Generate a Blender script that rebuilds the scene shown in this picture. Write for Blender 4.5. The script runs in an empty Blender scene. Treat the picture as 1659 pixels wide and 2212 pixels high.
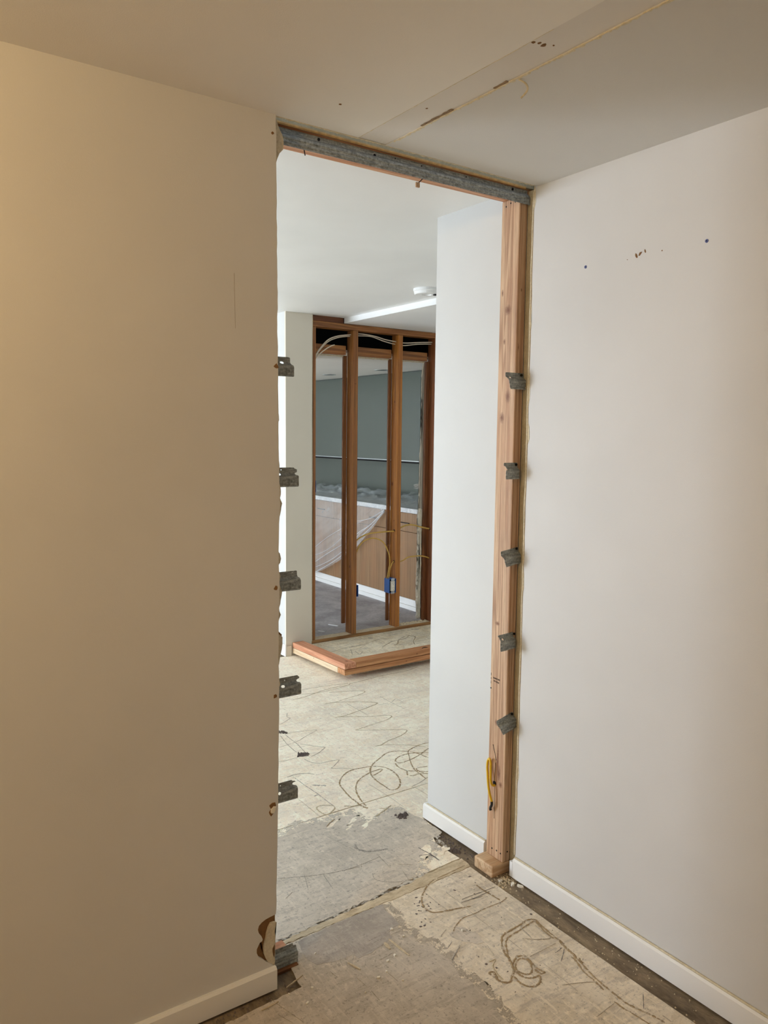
import bpy, bmesh, math, random
from mathutils import Vector, Matrix, noise

random.seed(11)
scene = bpy.context.scene
COL = scene.collection

# ---------------------------------------------------------------- camera
YAW, PITCH, ROLL = math.radians(34.880), math.radians(-5.677), math.radians(0.6195)
CAM_H = 1.61
fwd = Vector((math.sin(YAW) * math.cos(PITCH), math.cos(YAW) * math.cos(PITCH), math.sin(PITCH)))
rgt = Vector((math.cos(YAW), -math.sin(YAW), 0))
upv = rgt.cross(fwd)
r2 = math.cos(ROLL) * rgt + math.sin(ROLL) * upv
u2 = -math.sin(ROLL) * rgt + math.cos(ROLL) * upv
cam = bpy.data.cameras.new('camera')
cam.sensor_fit = 'HORIZONTAL'
cam.sensor_width = 36.0
cam.lens = 1693.48 / 1659.0 * 36.0
cam.clip_start = 0.02
cam_ob = bpy.data.objects.new('camera', cam)
cam_ob.matrix_world = Matrix(((r2.x, u2.x, -fwd.x, 0), (r2.y, u2.y, -fwd.y, 0), (r2.z, u2.z, -fwd.z, CAM_H), (0, 0, 0, 1)))
COL.objects.link(cam_ob)
scene.camera = cam_ob

# ---------------------------------------------------------------- world, light, exposure
w = bpy.data.worlds.new('world')
scene.world = w
w.use_nodes = True
w.node_tree.nodes['Background'].inputs[0].default_value = (0.75, 0.86, 1.0, 1)
w.node_tree.nodes['Background'].inputs[1].default_value = 0.6
scene.view_settings.view_transform = 'Standard'
scene.view_settings.look = 'None'
scene.view_settings.gamma = 1.0
scene.view_settings.use_curve_mapping = False
scene.view_settings.exposure = 0.0
try:
    scene.cycles.max_bounces = 10
    scene.cycles.diffuse_bounces = 6
    scene.cycles.sample_clamp_indirect = 6.0
    scene.cycles.use_denoising = True
    scene.cycles.caustics_reflective = False
    scene.cycles.caustics_refractive = False
except Exception:
    pass


def area_light(name, loc, direction, sx, sy, power, color):
    d = bpy.data.lights.new(name, 'AREA')
    d.shape = 'RECTANGLE'
    d.size, d.size_y = sx, sy
    d.energy = power
    d.color = color
    o = bpy.data.objects.new(name, d)
    o.location = loc
    o.rotation_euler = Vector(direction).to_track_quat('-Z', 'Y').to_euler()
    COL.objects.link(o)
    return o


# daylight entering through the long window wall of the far room (out of view on the left)
area_light('window_daylight', (-2.93, 6.3, 1.28), (1, 0, 0.12), 1.9, 5.8, 740.0, (0.74, 0.85, 1.0))
# added soft fill light for the near room; the wall behind has no opening
area_light('side_fill_light', (-2.2, -0.9, 1.45), (1, 0, 0.9), 1.3, 1.6, 18.0, (0.90, 0.95, 1.0))
# warm bulb under the near room's ceiling
pl = bpy.data.lights.new('ceiling_bulb', 'POINT')
pl.energy = 40.0
pl.color = (1.0, 0.66, 0.29)
pl.shadow_soft_size = 0.05
pl_ob = bpy.data.objects.new('ceiling_bulb', pl)
pl_ob.location = (-0.55, 1.05, 2.395)
COL.objects.link(pl_ob)

# ---------------------------------------------------------------- material helpers


def new_mat(name):
    m = bpy.data.materials.new(name)
    m.use_nodes = True
    nt = m.node_tree
    return m, nt, nt.nodes['Principled BSDF']


def N(nt, kind, **kw):
    n = nt.nodes.new(kind)
    for k, v in kw.items():
        setattr(n, k, v)
    return n


def ramp(nt, fac, stops):
    r = N(nt, 'ShaderNodeValToRGB')
    while len(r.color_ramp.elements) < len(stops):
        r.color_ramp.elements.new(0.5)
    for e, (p, c) in zip(r.color_ramp.elements, stops):
        e.position = p
        e.color = (c[0], c[1], c[2], 1) if not isinstance(c, float) else (c, c, c, 1)
    nt.links.new(fac, r.inputs[0])
    return r.outputs[0]


def coords(nt, scale=(1, 1, 1)):
    tc = N(nt, 'ShaderNodeTexCoord')
    mp = N(nt, 'ShaderNodeMapping')
    mp.inputs['Scale'].default_value = scale
    nt.links.new(tc.outputs['Object'], mp.inputs[0])
    return mp.outputs[0]


def noise_tex(nt, vec, scale, detail=4.0, rough=0.55, dist=0.0):
    n = N(nt, 'ShaderNodeTexNoise')
    n.inputs['Scale'].default_value = scale
    n.inputs['Detail'].default_value = detail
    n.inputs['Roughness'].default_value = rough
    n.inputs['Distortion'].default_value = dist
    nt.links.new(vec, n.inputs['Vector'])
    return n.outputs[0]


def mix(nt, fac, a, b, mode='MIX'):
    m = N(nt, 'ShaderNodeMix', data_type='RGBA', blend_type=mode)
    for sock, v in ((m.inputs[0], fac), (m.inputs[6], a), (m.inputs[7], b)):
        if isinstance(v, (int, float)):
            sock.default_value = v
        elif isinstance(v, tuple):
            sock.default_value = (v[0], v[1], v[2], 1)
        else:
            nt.links.new(v, sock)
    return m.outputs[2]


def bump(nt, bsdf, height, strength, dist=0.01):
    b = N(nt, 'ShaderNodeBump')
    b.inputs['Strength'].default_value = strength
    b.inputs['Distance'].default_value = dist
    nt.links.new(height, b.inputs['Height'])
    nt.links.new(b.outputs[0], bsdf.inputs['Normal'])


def srgb(r, g, b):
    f = lambda c: (c / 255 / 12.92) if c <= 10 else ((c / 255 + 0.055) / 1.055) ** 2.4
    return (f(r), f(g), f(b))


def mat_paint(name, col, rough=0.55, var=0.03, bscale=420.0, bst=0.12):
    m, nt, b = new_mat(name)
    v = coords(nt)
    n1 = noise_tex(nt, v, 1.7, 3)
    c2 = tuple(x * (1 - var * 2) for x in col)
    nt.links.new(ramp(nt, n1, [(0.35, c2), (0.65, col)]), b.inputs['Base Color'])
    b.inputs['Roughness'].default_value = rough
    bump(nt, b, noise_tex(nt, v, bscale, 2), bst, 0.002)
    return m


def mat_plain(name, col, rough=0.5, metal=0.0, var=0.06, scale=40.0):
    m, nt, b = new_mat(name)
    v = coords(nt)
    n1 = noise_tex(nt, v, scale, 4)
    lo = tuple(x * (1 - var) for x in col)
    hi = tuple(min(1, x * (1 + var)) for x in col)
    nt.links.new(ramp(nt, n1, [(0.3, lo), (0.7, hi)]), b.inputs['Base Color'])
    b.inputs['Roughness'].default_value = rough
    b.inputs['Metallic'].default_value = metal
    return m


def mat_wood(name, light, dark, axis, knots=(), grain=60.0, rough=0.6, knot_col=None, pink=0.0):
    """fir grain running along axis (0,1,2) in object space; knots are (x,y,z,radius,along,cross) in object space."""
    m, nt, b = new_mat(name)
    sc = [1.0, 1.0, 1.0]
    sc[axis] = 0.035
    v = coords(nt, tuple(sc))
    big = noise_tex(nt, v, 14.0, 2, 0.5, 0.4)
    fine = noise_tex(nt, v, grain * 4, 5, 0.7, 0.2)
    wv = N(nt, 'ShaderNodeMath', operation='MULTIPLY')
    nt.links.new(big, wv.inputs[0])
    wv.inputs[1].default_value = grain
    sn = N(nt, 'ShaderNodeMath', operation='SINE')
    nt.links.new(wv.outputs[0], sn.inputs[0])
    md = N(nt, 'ShaderNodeMath', operation='MULTIPLY_ADD')
    nt.links.new(sn.outputs[0], md.inputs[0])
    md.inputs[1].default_value = 0.42
    md.inputs[2].default_value = 0.5
    base = mix(nt, md.outputs[0], dark, light)
    fr = ramp(nt, fine, [(0.34, (0.60, 0.55, 0.50)), (0.60, (1, 1, 1))])
    base = mix(nt, 0.75, base, fr, 'MULTIPLY')
    blotch = noise_tex(nt, coords(nt, tuple(1 if i != axis else 0.25 for i in range(3))), 9.0, 3)
    base = mix(nt, ramp(nt, blotch, [(0.45, 0.0), (0.75, 0.5)]), base, (light[0] * 0.92, light[1] * 0.72, light[2] * 0.6))
    kc = knot_col or (dark[0] * 0.42, dark[1] * 0.28, dark[2] * 0.18)
    for (kx, ky, kz, kr, ka, kx2) in knots:
        tc = N(nt, 'ShaderNodeTexCoord')
        sub = N(nt, 'ShaderNodeVectorMath', operation='SUBTRACT')
        nt.links.new(tc.outputs['Object'], sub.inputs[0])
        sub.inputs[1].default_value = (kx, ky, kz)
        mul = N(nt, 'ShaderNodeVectorMath', operation='MULTIPLY')
        s3 = [1 / kx2] * 3
        s3[axis] = 1 / ka
        mul.inputs[1].default_value = s3
        nt.links.new(sub.outputs[0], mul.inputs[0])
        ln = N(nt, 'ShaderNodeVectorMath', operation='LENGTH')
        nt.links.new(mul.outputs[0], ln.inputs[0])
        ad = N(nt, 'ShaderNodeMath', operation='MULTIPLY_ADD')
        nt.links.new(noise_tex(nt, coords(nt), 160.0, 3), ad.inputs[0])
        ad.inputs[1].default_value = kr * 1.0
        nt.links.new(ln.outputs['Value'], ad.inputs[2])
        fac = ramp(nt, ad.outputs[0], [(kr * 0.75, 0.95), (kr * 1.25, 0.6), (min(1.0, kr * 2.0), 0.0)])
        base = mix(nt, fac, base, kc)
    nt.links.new(base, b.inputs['Base Color'])
    b.inputs['Roughness'].default_value = rough
    bump(nt, b, fine, 0.25, 0.002)
    return m


def mat_steel(name, lo, hi):
    m, nt, b = new_mat(name)
    v = coords(nt, (1, 1, 1))
    n1 = noise_tex(nt, v, 130.0, 5, 0.7)
    vs = coords(nt, (0.15, 1, 1))
    n2 = noise_tex(nt, vs, 220.0, 4, 0.7)
    n3 = mix(nt, 0.5, n1, n2)
    nt.links.new(ramp(nt, n3, [(0.36, lo), (0.52, tuple((a + c) / 2 for a, c in zip(lo, hi))), (0.64, hi)]), b.inputs['Base Color'])
    b.inputs['Metallic'].default_value = 0.1
    b.inputs['Roughness'].default_value = 0.5
    bump(nt, b, n3, 0.3, 0.002)
    return m


def mat_floor(name, base, stain, grey, seed):
    m, nt, b = new_mat(name)
    tc = N(nt, 'ShaderNodeTexCoord')
    mp = N(nt, 'ShaderNodeMapping')
    mp.inputs['Location'].default_value = (seed * 3.7, seed * 1.3, 0)
    nt.links.new(tc.outputs['Object'], mp.inputs[0])
    v = mp.outputs[0]
    n1 = noise_tex(nt, v, 2.6, 7, 0.62)
    c = ramp(nt, n1, [(0.36, tuple(x * 0.78 for x in base)), (0.5, base), (0.64, tuple(min(1, x * 1.1) for x in base))])
    n2 = noise_tex(nt, v, 8.0, 9, 0.75, 0.8)
    c = mix(nt, ramp(nt, n2, [(0.47, 0.0), (0.58, 0.9)]), c, stain)
    mp2 = N(nt, 'ShaderNodeMapping')
    mp2.inputs['Scale'].default_value = (0.35, 2.2, 1)
    mp2.inputs['Rotation'].default_value = (0, 0, 0.5)
    nt.links.new(v, mp2.inputs[0])
    n3 = noise_tex(nt, mp2.outputs[0], 20.0, 8, 0.75, 0.5)
    c = mix(nt, ramp(nt, n3, [(0.52, 0.0), (0.62, 0.75)]), c, grey)
    mp3 = N(nt, 'ShaderNodeMapping')
    mp3.inputs['Scale'].default_value = (2.6, 0.3, 1)
    mp3.inputs['Rotation'].default_value = (0, 0, -0.25)
    nt.links.new(v, mp3.inputs[0])
    n6 = noise_tex(nt, mp3.outputs[0], 26.0, 6, 0.75, 0.3)
    c = mix(nt, ramp(nt, n6, [(0.53, 0.0), (0.62, 0.65)]), c, tuple(min(1, x * 1.15) for x in base))
    n4 = noise_tex(nt, v, 70.0, 6, 0.8)
    c = mix(nt, ramp(nt, n4, [(0.55, 0.0), (0.64, 0.75)]), c, tuple(x * 0.5 for x in grey))
    n5 = noise_tex(nt, v, 30.0, 6, 0.78)
    c = mix(nt, ramp(nt, n5, [(0.55, 0.0), (0.63, 0.7)]), c, tuple(min(1, x * 1.22) for x in base))
    nt.links.new(c, b.inputs['Base Color'])
    b.inputs['Roughness'].default_value = 0.78
    bump(nt, b, n4, 0.25, 0.002)
    return m


def mat_patchy(name, stops, scale, rough=0.85, bst=0.3, fine=120.0, stretch=(1, 1, 1), dk=0.4):
    m, nt, b = new_mat(name)
    v = coords(nt, stretch)
    n1 = noise_tex(nt, v, scale, 7, 0.68, 0.5)
    c = ramp(nt, n1, stops)
    n2 = noise_tex(nt, v, fine, 4, 0.75)
    c = mix(nt, ramp(nt, n2, [(0.30, dk), (0.55, 0.0)]), c, tuple(x * 0.6 for x in stops[0][1]))
    nt.links.new(c, b.inputs['Base Color'])
    b.inputs['Roughness'].default_value = rough
    bump(nt, b, n2, bst, 0.003)
    return m


def mat_broken(name, col, cover, scale=70.0, edge=0.08):
    """stain that lies in broken specks and streaks over the surface below."""
    m, nt, b = new_mat(name)
    v = coords(nt)
    n1 = noise_tex(nt, v, scale, 5, 0.75)
    a = ramp(nt, n1, [(1 - cover - edge, 0.0), (1 - cover + edge, 0.9)])
    n2 = noise_tex(nt, v, 25.0, 4)
    nt.links.new(ramp(nt, n2, [(0.35, tuple(x * 0.8 for x in col)), (0.65, col)]), b.inputs['Base Color'])
    nt.links.new(a, b.inputs['Alpha'])
    b.inputs['Roughness'].default_value = 0.8
    return m


def mat_film(name, alpha_lo, alpha_hi, tint=(0.85, 0.9, 0.92)):
    m, nt, b = new_mat(name)
    v = coords(nt)
    n1 = noise_tex(nt, v, 3.0, 3, 0.5, 0.4)
    nt.links.new(ramp(nt, n1, [(0.35, alpha_lo), (0.75, alpha_hi)]), b.inputs['Alpha'])
    b.inputs['Base Color'].default_value = (*tint, 1)
    b.inputs['Roughness'].default_value = 0.22
    b.inputs['Specular IOR Level'].default_value = 0.7
    return m


# ---------------------------------------------------------------- geometry helpers
WLOC = {}


def tag(o, label=None, cat=None, group=None, kind=None):
    if label:
        o['label'] = label
    if cat:
        o['category'] = cat
    if group:
        o['group'] = group
    if kind:
        o['kind'] = kind
    return o


def link(name, me, mat, parent=None, loc=(0, 0, 0)):
    o = bpy.data.objects.new(name, me)
    COL.objects.link(o)
    WLOC[o.name] = Vector(loc)
    if parent is not None:
        o.parent = parent
        o.location = Vector(loc) - WLOC[parent.name]
    else:
        o.location = loc
    if mat is not None:
        me.materials.append(mat)
    return o


def obj(name, geo, mat, parent=None, loc=None, smooth=False):
    """geo = (verts, faces) in world coordinates; loc = world origin of the object."""
    vs, fs = geo
    vs = [Vector(p) for p in vs]
    if loc is None:
        if parent is not None:
            loc = WLOC[parent.name]
        else:
            n = len(vs)
            loc = Vector((sum(p.x for p in vs) / n, sum(p.y for p in vs) / n, min(p.z for p in vs)))
    loc = Vector(loc)
    me = bpy.data.meshes.new(name)
    me.from_pydata([p - loc for p in vs], [], fs)
    me.validate()
    me.update()
    if smooth:
        for p in me.polygons:
            p.use_smooth = True
    return link(name, me, mat, parent, loc)


def empty(name, loc):
    o = bpy.data.objects.new(name, None)
    COL.objects.link(o)
    o.location = loc
    o.empty_display_size = 0.05
    WLOC[o.name] = Vector(loc)
    return o


def struct(name, geo, mat, label=None, cat=None, parent=None, smooth=False, loc=None):
    o = obj(name, geo, mat, parent, loc=loc, smooth=smooth)
    if parent is None:
        tag(o, label, cat, kind='structure')
    return o


def bm_out(bm):
    bmesh.ops.recalc_face_normals(bm, faces=bm.faces)
    bm.verts.ensure_lookup_table()
    bm.verts.index_update()
    g = ([v.co.copy() for v in bm.verts], [[v.index for v in f.verts] for f in bm.faces])
    bm.free()
    return g


def box(x0, x1, y0, y1, z0, z1, bev=0.0, seg=2):
    bm = bmesh.new()
    bmesh.ops.create_cube(bm, size=1.0)
    for v in bm.verts:
        v.co = Vector((x0 + (v.co.x + 0.5) * (x1 - x0), y0 + (v.co.y + 0.5) * (y1 - y0), z0 + (v.co.z + 0.5) * (z1 - z0)))
    if bev > 0:
        bmesh.ops.bevel(bm, geom=list(bm.edges), offset=bev, segments=seg, affect='EDGES', profile=0.5)
    return bm_out(bm)


def join(*geos):
    V, F = [], []
    for vs, fs in geos:
        o = len(V)
        V += list(vs)
        F += [[i + o for i in f] for f in fs]
    return V, F


def prism(poly, axis, a, b):
    """extrude a 2-D polygon along axis: axis 1 -> poly in (x,z), axis 2 -> poly in (x,y), axis 0 -> poly in (y,z)."""
    bm = bmesh.new()
    mk = {1: lambda p, t: (p[0], t, p[1]), 2: lambda p, t: (p[0], p[1], t), 0: lambda p, t: (t, p[0], p[1])}[axis]
    va = [bm.verts.new(mk(p, a)) for p in poly]
    vb = [bm.verts.new(mk(p, b)) for p in poly]
    n = len(poly)
    bm.faces.new(va)
    bm.faces.new(vb)
    for i in range(n):
        bm.faces.new((va[i], va[(i + 1) % n], vb[(i + 1) % n], vb[i]))
    bmesh.ops.triangulate(bm, faces=[f for f in bm.faces if len(f.verts) > 4])
    return bm_out(bm)


def rough_poly(poly, step, amp, seed=0, closed=True):
    """subdivide a polygon's edges and shake them, for torn and feathered outlines."""
    rnd = random.Random(seed)
    out = []
    n = len(poly)
    for i in range(n if closed else n - 1):
        a, b = Vector(poly[i]), Vector(poly[(i + 1) % n])
        d = b - a
        k = max(1, int(d.length / step))
        nrm = Vector((-d.y, d.x)).normalized() if d.length > 0 else Vector((0, 0))
        for j in range(k):
            t = j / k
            p = a + d * t
            if j:
                p = p + nrm * rnd.uniform(-amp, amp)
            out.append((p.x, p.y))
    if not closed:
        out.append(tuple(poly[-1]))
    return out


def smooth_path(pts, sub=6):
    P = [Vector(p) for p in pts]
    if len(P) < 3:
        return [P[0].lerp(P[-1], i / sub) for i in range(sub + 1)]
    out = []
    for i in range(len(P) - 1):
        p0 = P[max(i - 1, 0)]
        p1, p2 = P[i], P[i + 1]
        p3 = P[min(i + 2, len(P) - 1)]
        for j in range(sub):
            t = j / sub
            out.append(0.5 * ((2 * p1) + (p2 - p0) * t + (2 * p0 - 5 * p1 + 4 * p2 - p3) * t * t + (3 * p1 - p0 - 3 * p2 + p3) * t * t * t))
    out.append(P[-1])
    return out


def tube(pts, r, n=8, sub=6, flat=1.0, side=None):
    """round or flattened cable along a smoothed path."""
    P = smooth_path(pts, sub)
    V, F = [], []
    ref = Vector(side) if side else Vector((0.3, 0.2, 1)).normalized()
    for i, p in enumerate(P):
        t = (P[min(i + 1, len(P) - 1)] - P[max(i - 1, 0)]).normalized()
        u = (ref - t * ref.dot(t))
        if u.length < 1e-4:
            u = Vector((1, 0, 0)) - t * t.x
        u.normalize()
        v = t.cross(u)
        for k in range(n):
            a = 2 * math.pi * k / n
            V.append(p + u * math.cos(a) * r * flat + v * math.sin(a) * r)
    m = len(P)
    for i in range(m - 1):
        for k in range(n):
            F.append([i * n + k, i * n + (k + 1) % n, (i + 1) * n + (k + 1) % n, (i + 1) * n + k])
    F.append(list(range(n))[::-1])
    F.append([(m - 1) * n + k for k in range(n)])
    return V, F


def disc(c, axis, r, depth, n=20, r2=None):
    """short cylinder with its face at c, standing depth proud along axis vector."""
    a = Vector(axis).normalized()
    u = a.orthogonal().normalized()
    v = a.cross(u)
    c = Vector(c)
    r2 = r if r2 is None else r2
    V = [c + (u * math.cos(2 * math.pi * k / n) + v * math.sin(2 * math.pi * k / n)) * r for k in range(n)]
    V += [c + a * depth + (u * math.cos(2 * math.pi * k / n) + v * math.sin(2 * math.pi * k / n)) * r2 for k in range(n)]
    F = [list(range(n))[::-1], [n + k for k in range(n)]] + [[k, (k + 1) % n, n + (k + 1) % n, n + k] for k in range(n)]
    return V, F


def ribbon(pts, width, z, rnd, rise=0.0009):
    """a low bead of adhesive or a scratch lying on the floor."""
    P = smooth_path([(p[0], p[1], 0) for p in pts], 7)
    V, F = [], []
    for i, p in enumerate(P):
        t = (P[min(i + 1, len(P) - 1)] - P[max(i - 1, 0)])
        t = t.normalized() if t.length > 0 else Vector((1, 0, 0))
        s = Vector((-t.y, t.x, 0))
        ww = width * 0.5 * rnd.uniform(0.55, 1.15)
        if i in (0, len(P) - 1):
            ww *= 0.5
        q = p + s * rnd.uniform(-1, 1) * width * 0.12
        V += [q - s * ww + Vector((0, 0, z + 0.0002)), q + Vector((0, 0, z + rise)), q + s * ww + Vector((0, 0, z + 0.0002))]
    for i in range(len(P) - 1):
        a = 3 * i
        F += [[a, a + 3, a + 4, a + 1], [a + 1, a + 4, a + 5, a + 2]]
    return V, F


def chip(c, sx, sy, sz, rnd):
    """an irregular flake."""
    n = 7
    V = []
    a0 = rnd.uniform(0, 6.28)
    rr = [rnd.uniform(0.65, 1.15) for _ in range(n)]
    for lev, k in ((0, 1.0), (1, 0.82)):
        for i in range(n):
            a = 2 * math.pi * i / n
            x, y = math.cos(a) * sx * rr[i] * k, math.sin(a) * sy * rr[i] * k
            V.append((c[0] + x * math.cos(a0) - y * math.sin(a0), c[1] + x * math.sin(a0) + y * math.cos(a0), c[2] + lev * sz * rnd.uniform(0.7, 1.1)))
    F = [list(range(n))[::-1], [n + i for i in range(n)]] + [[i, (i + 1) % n, n + (i + 1) % n, n + i] for i in range(n)]
    return V, F


def rot_geo(geo, pivot, axis, ang):
    M = Matrix.Translation(Vector(pivot)) @ Matrix.Rotation(ang, 4, axis) @ Matrix.Translation(-Vector(pivot))
    return [M @ Vector(p) for p in geo[0]], geo[1]

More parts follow.
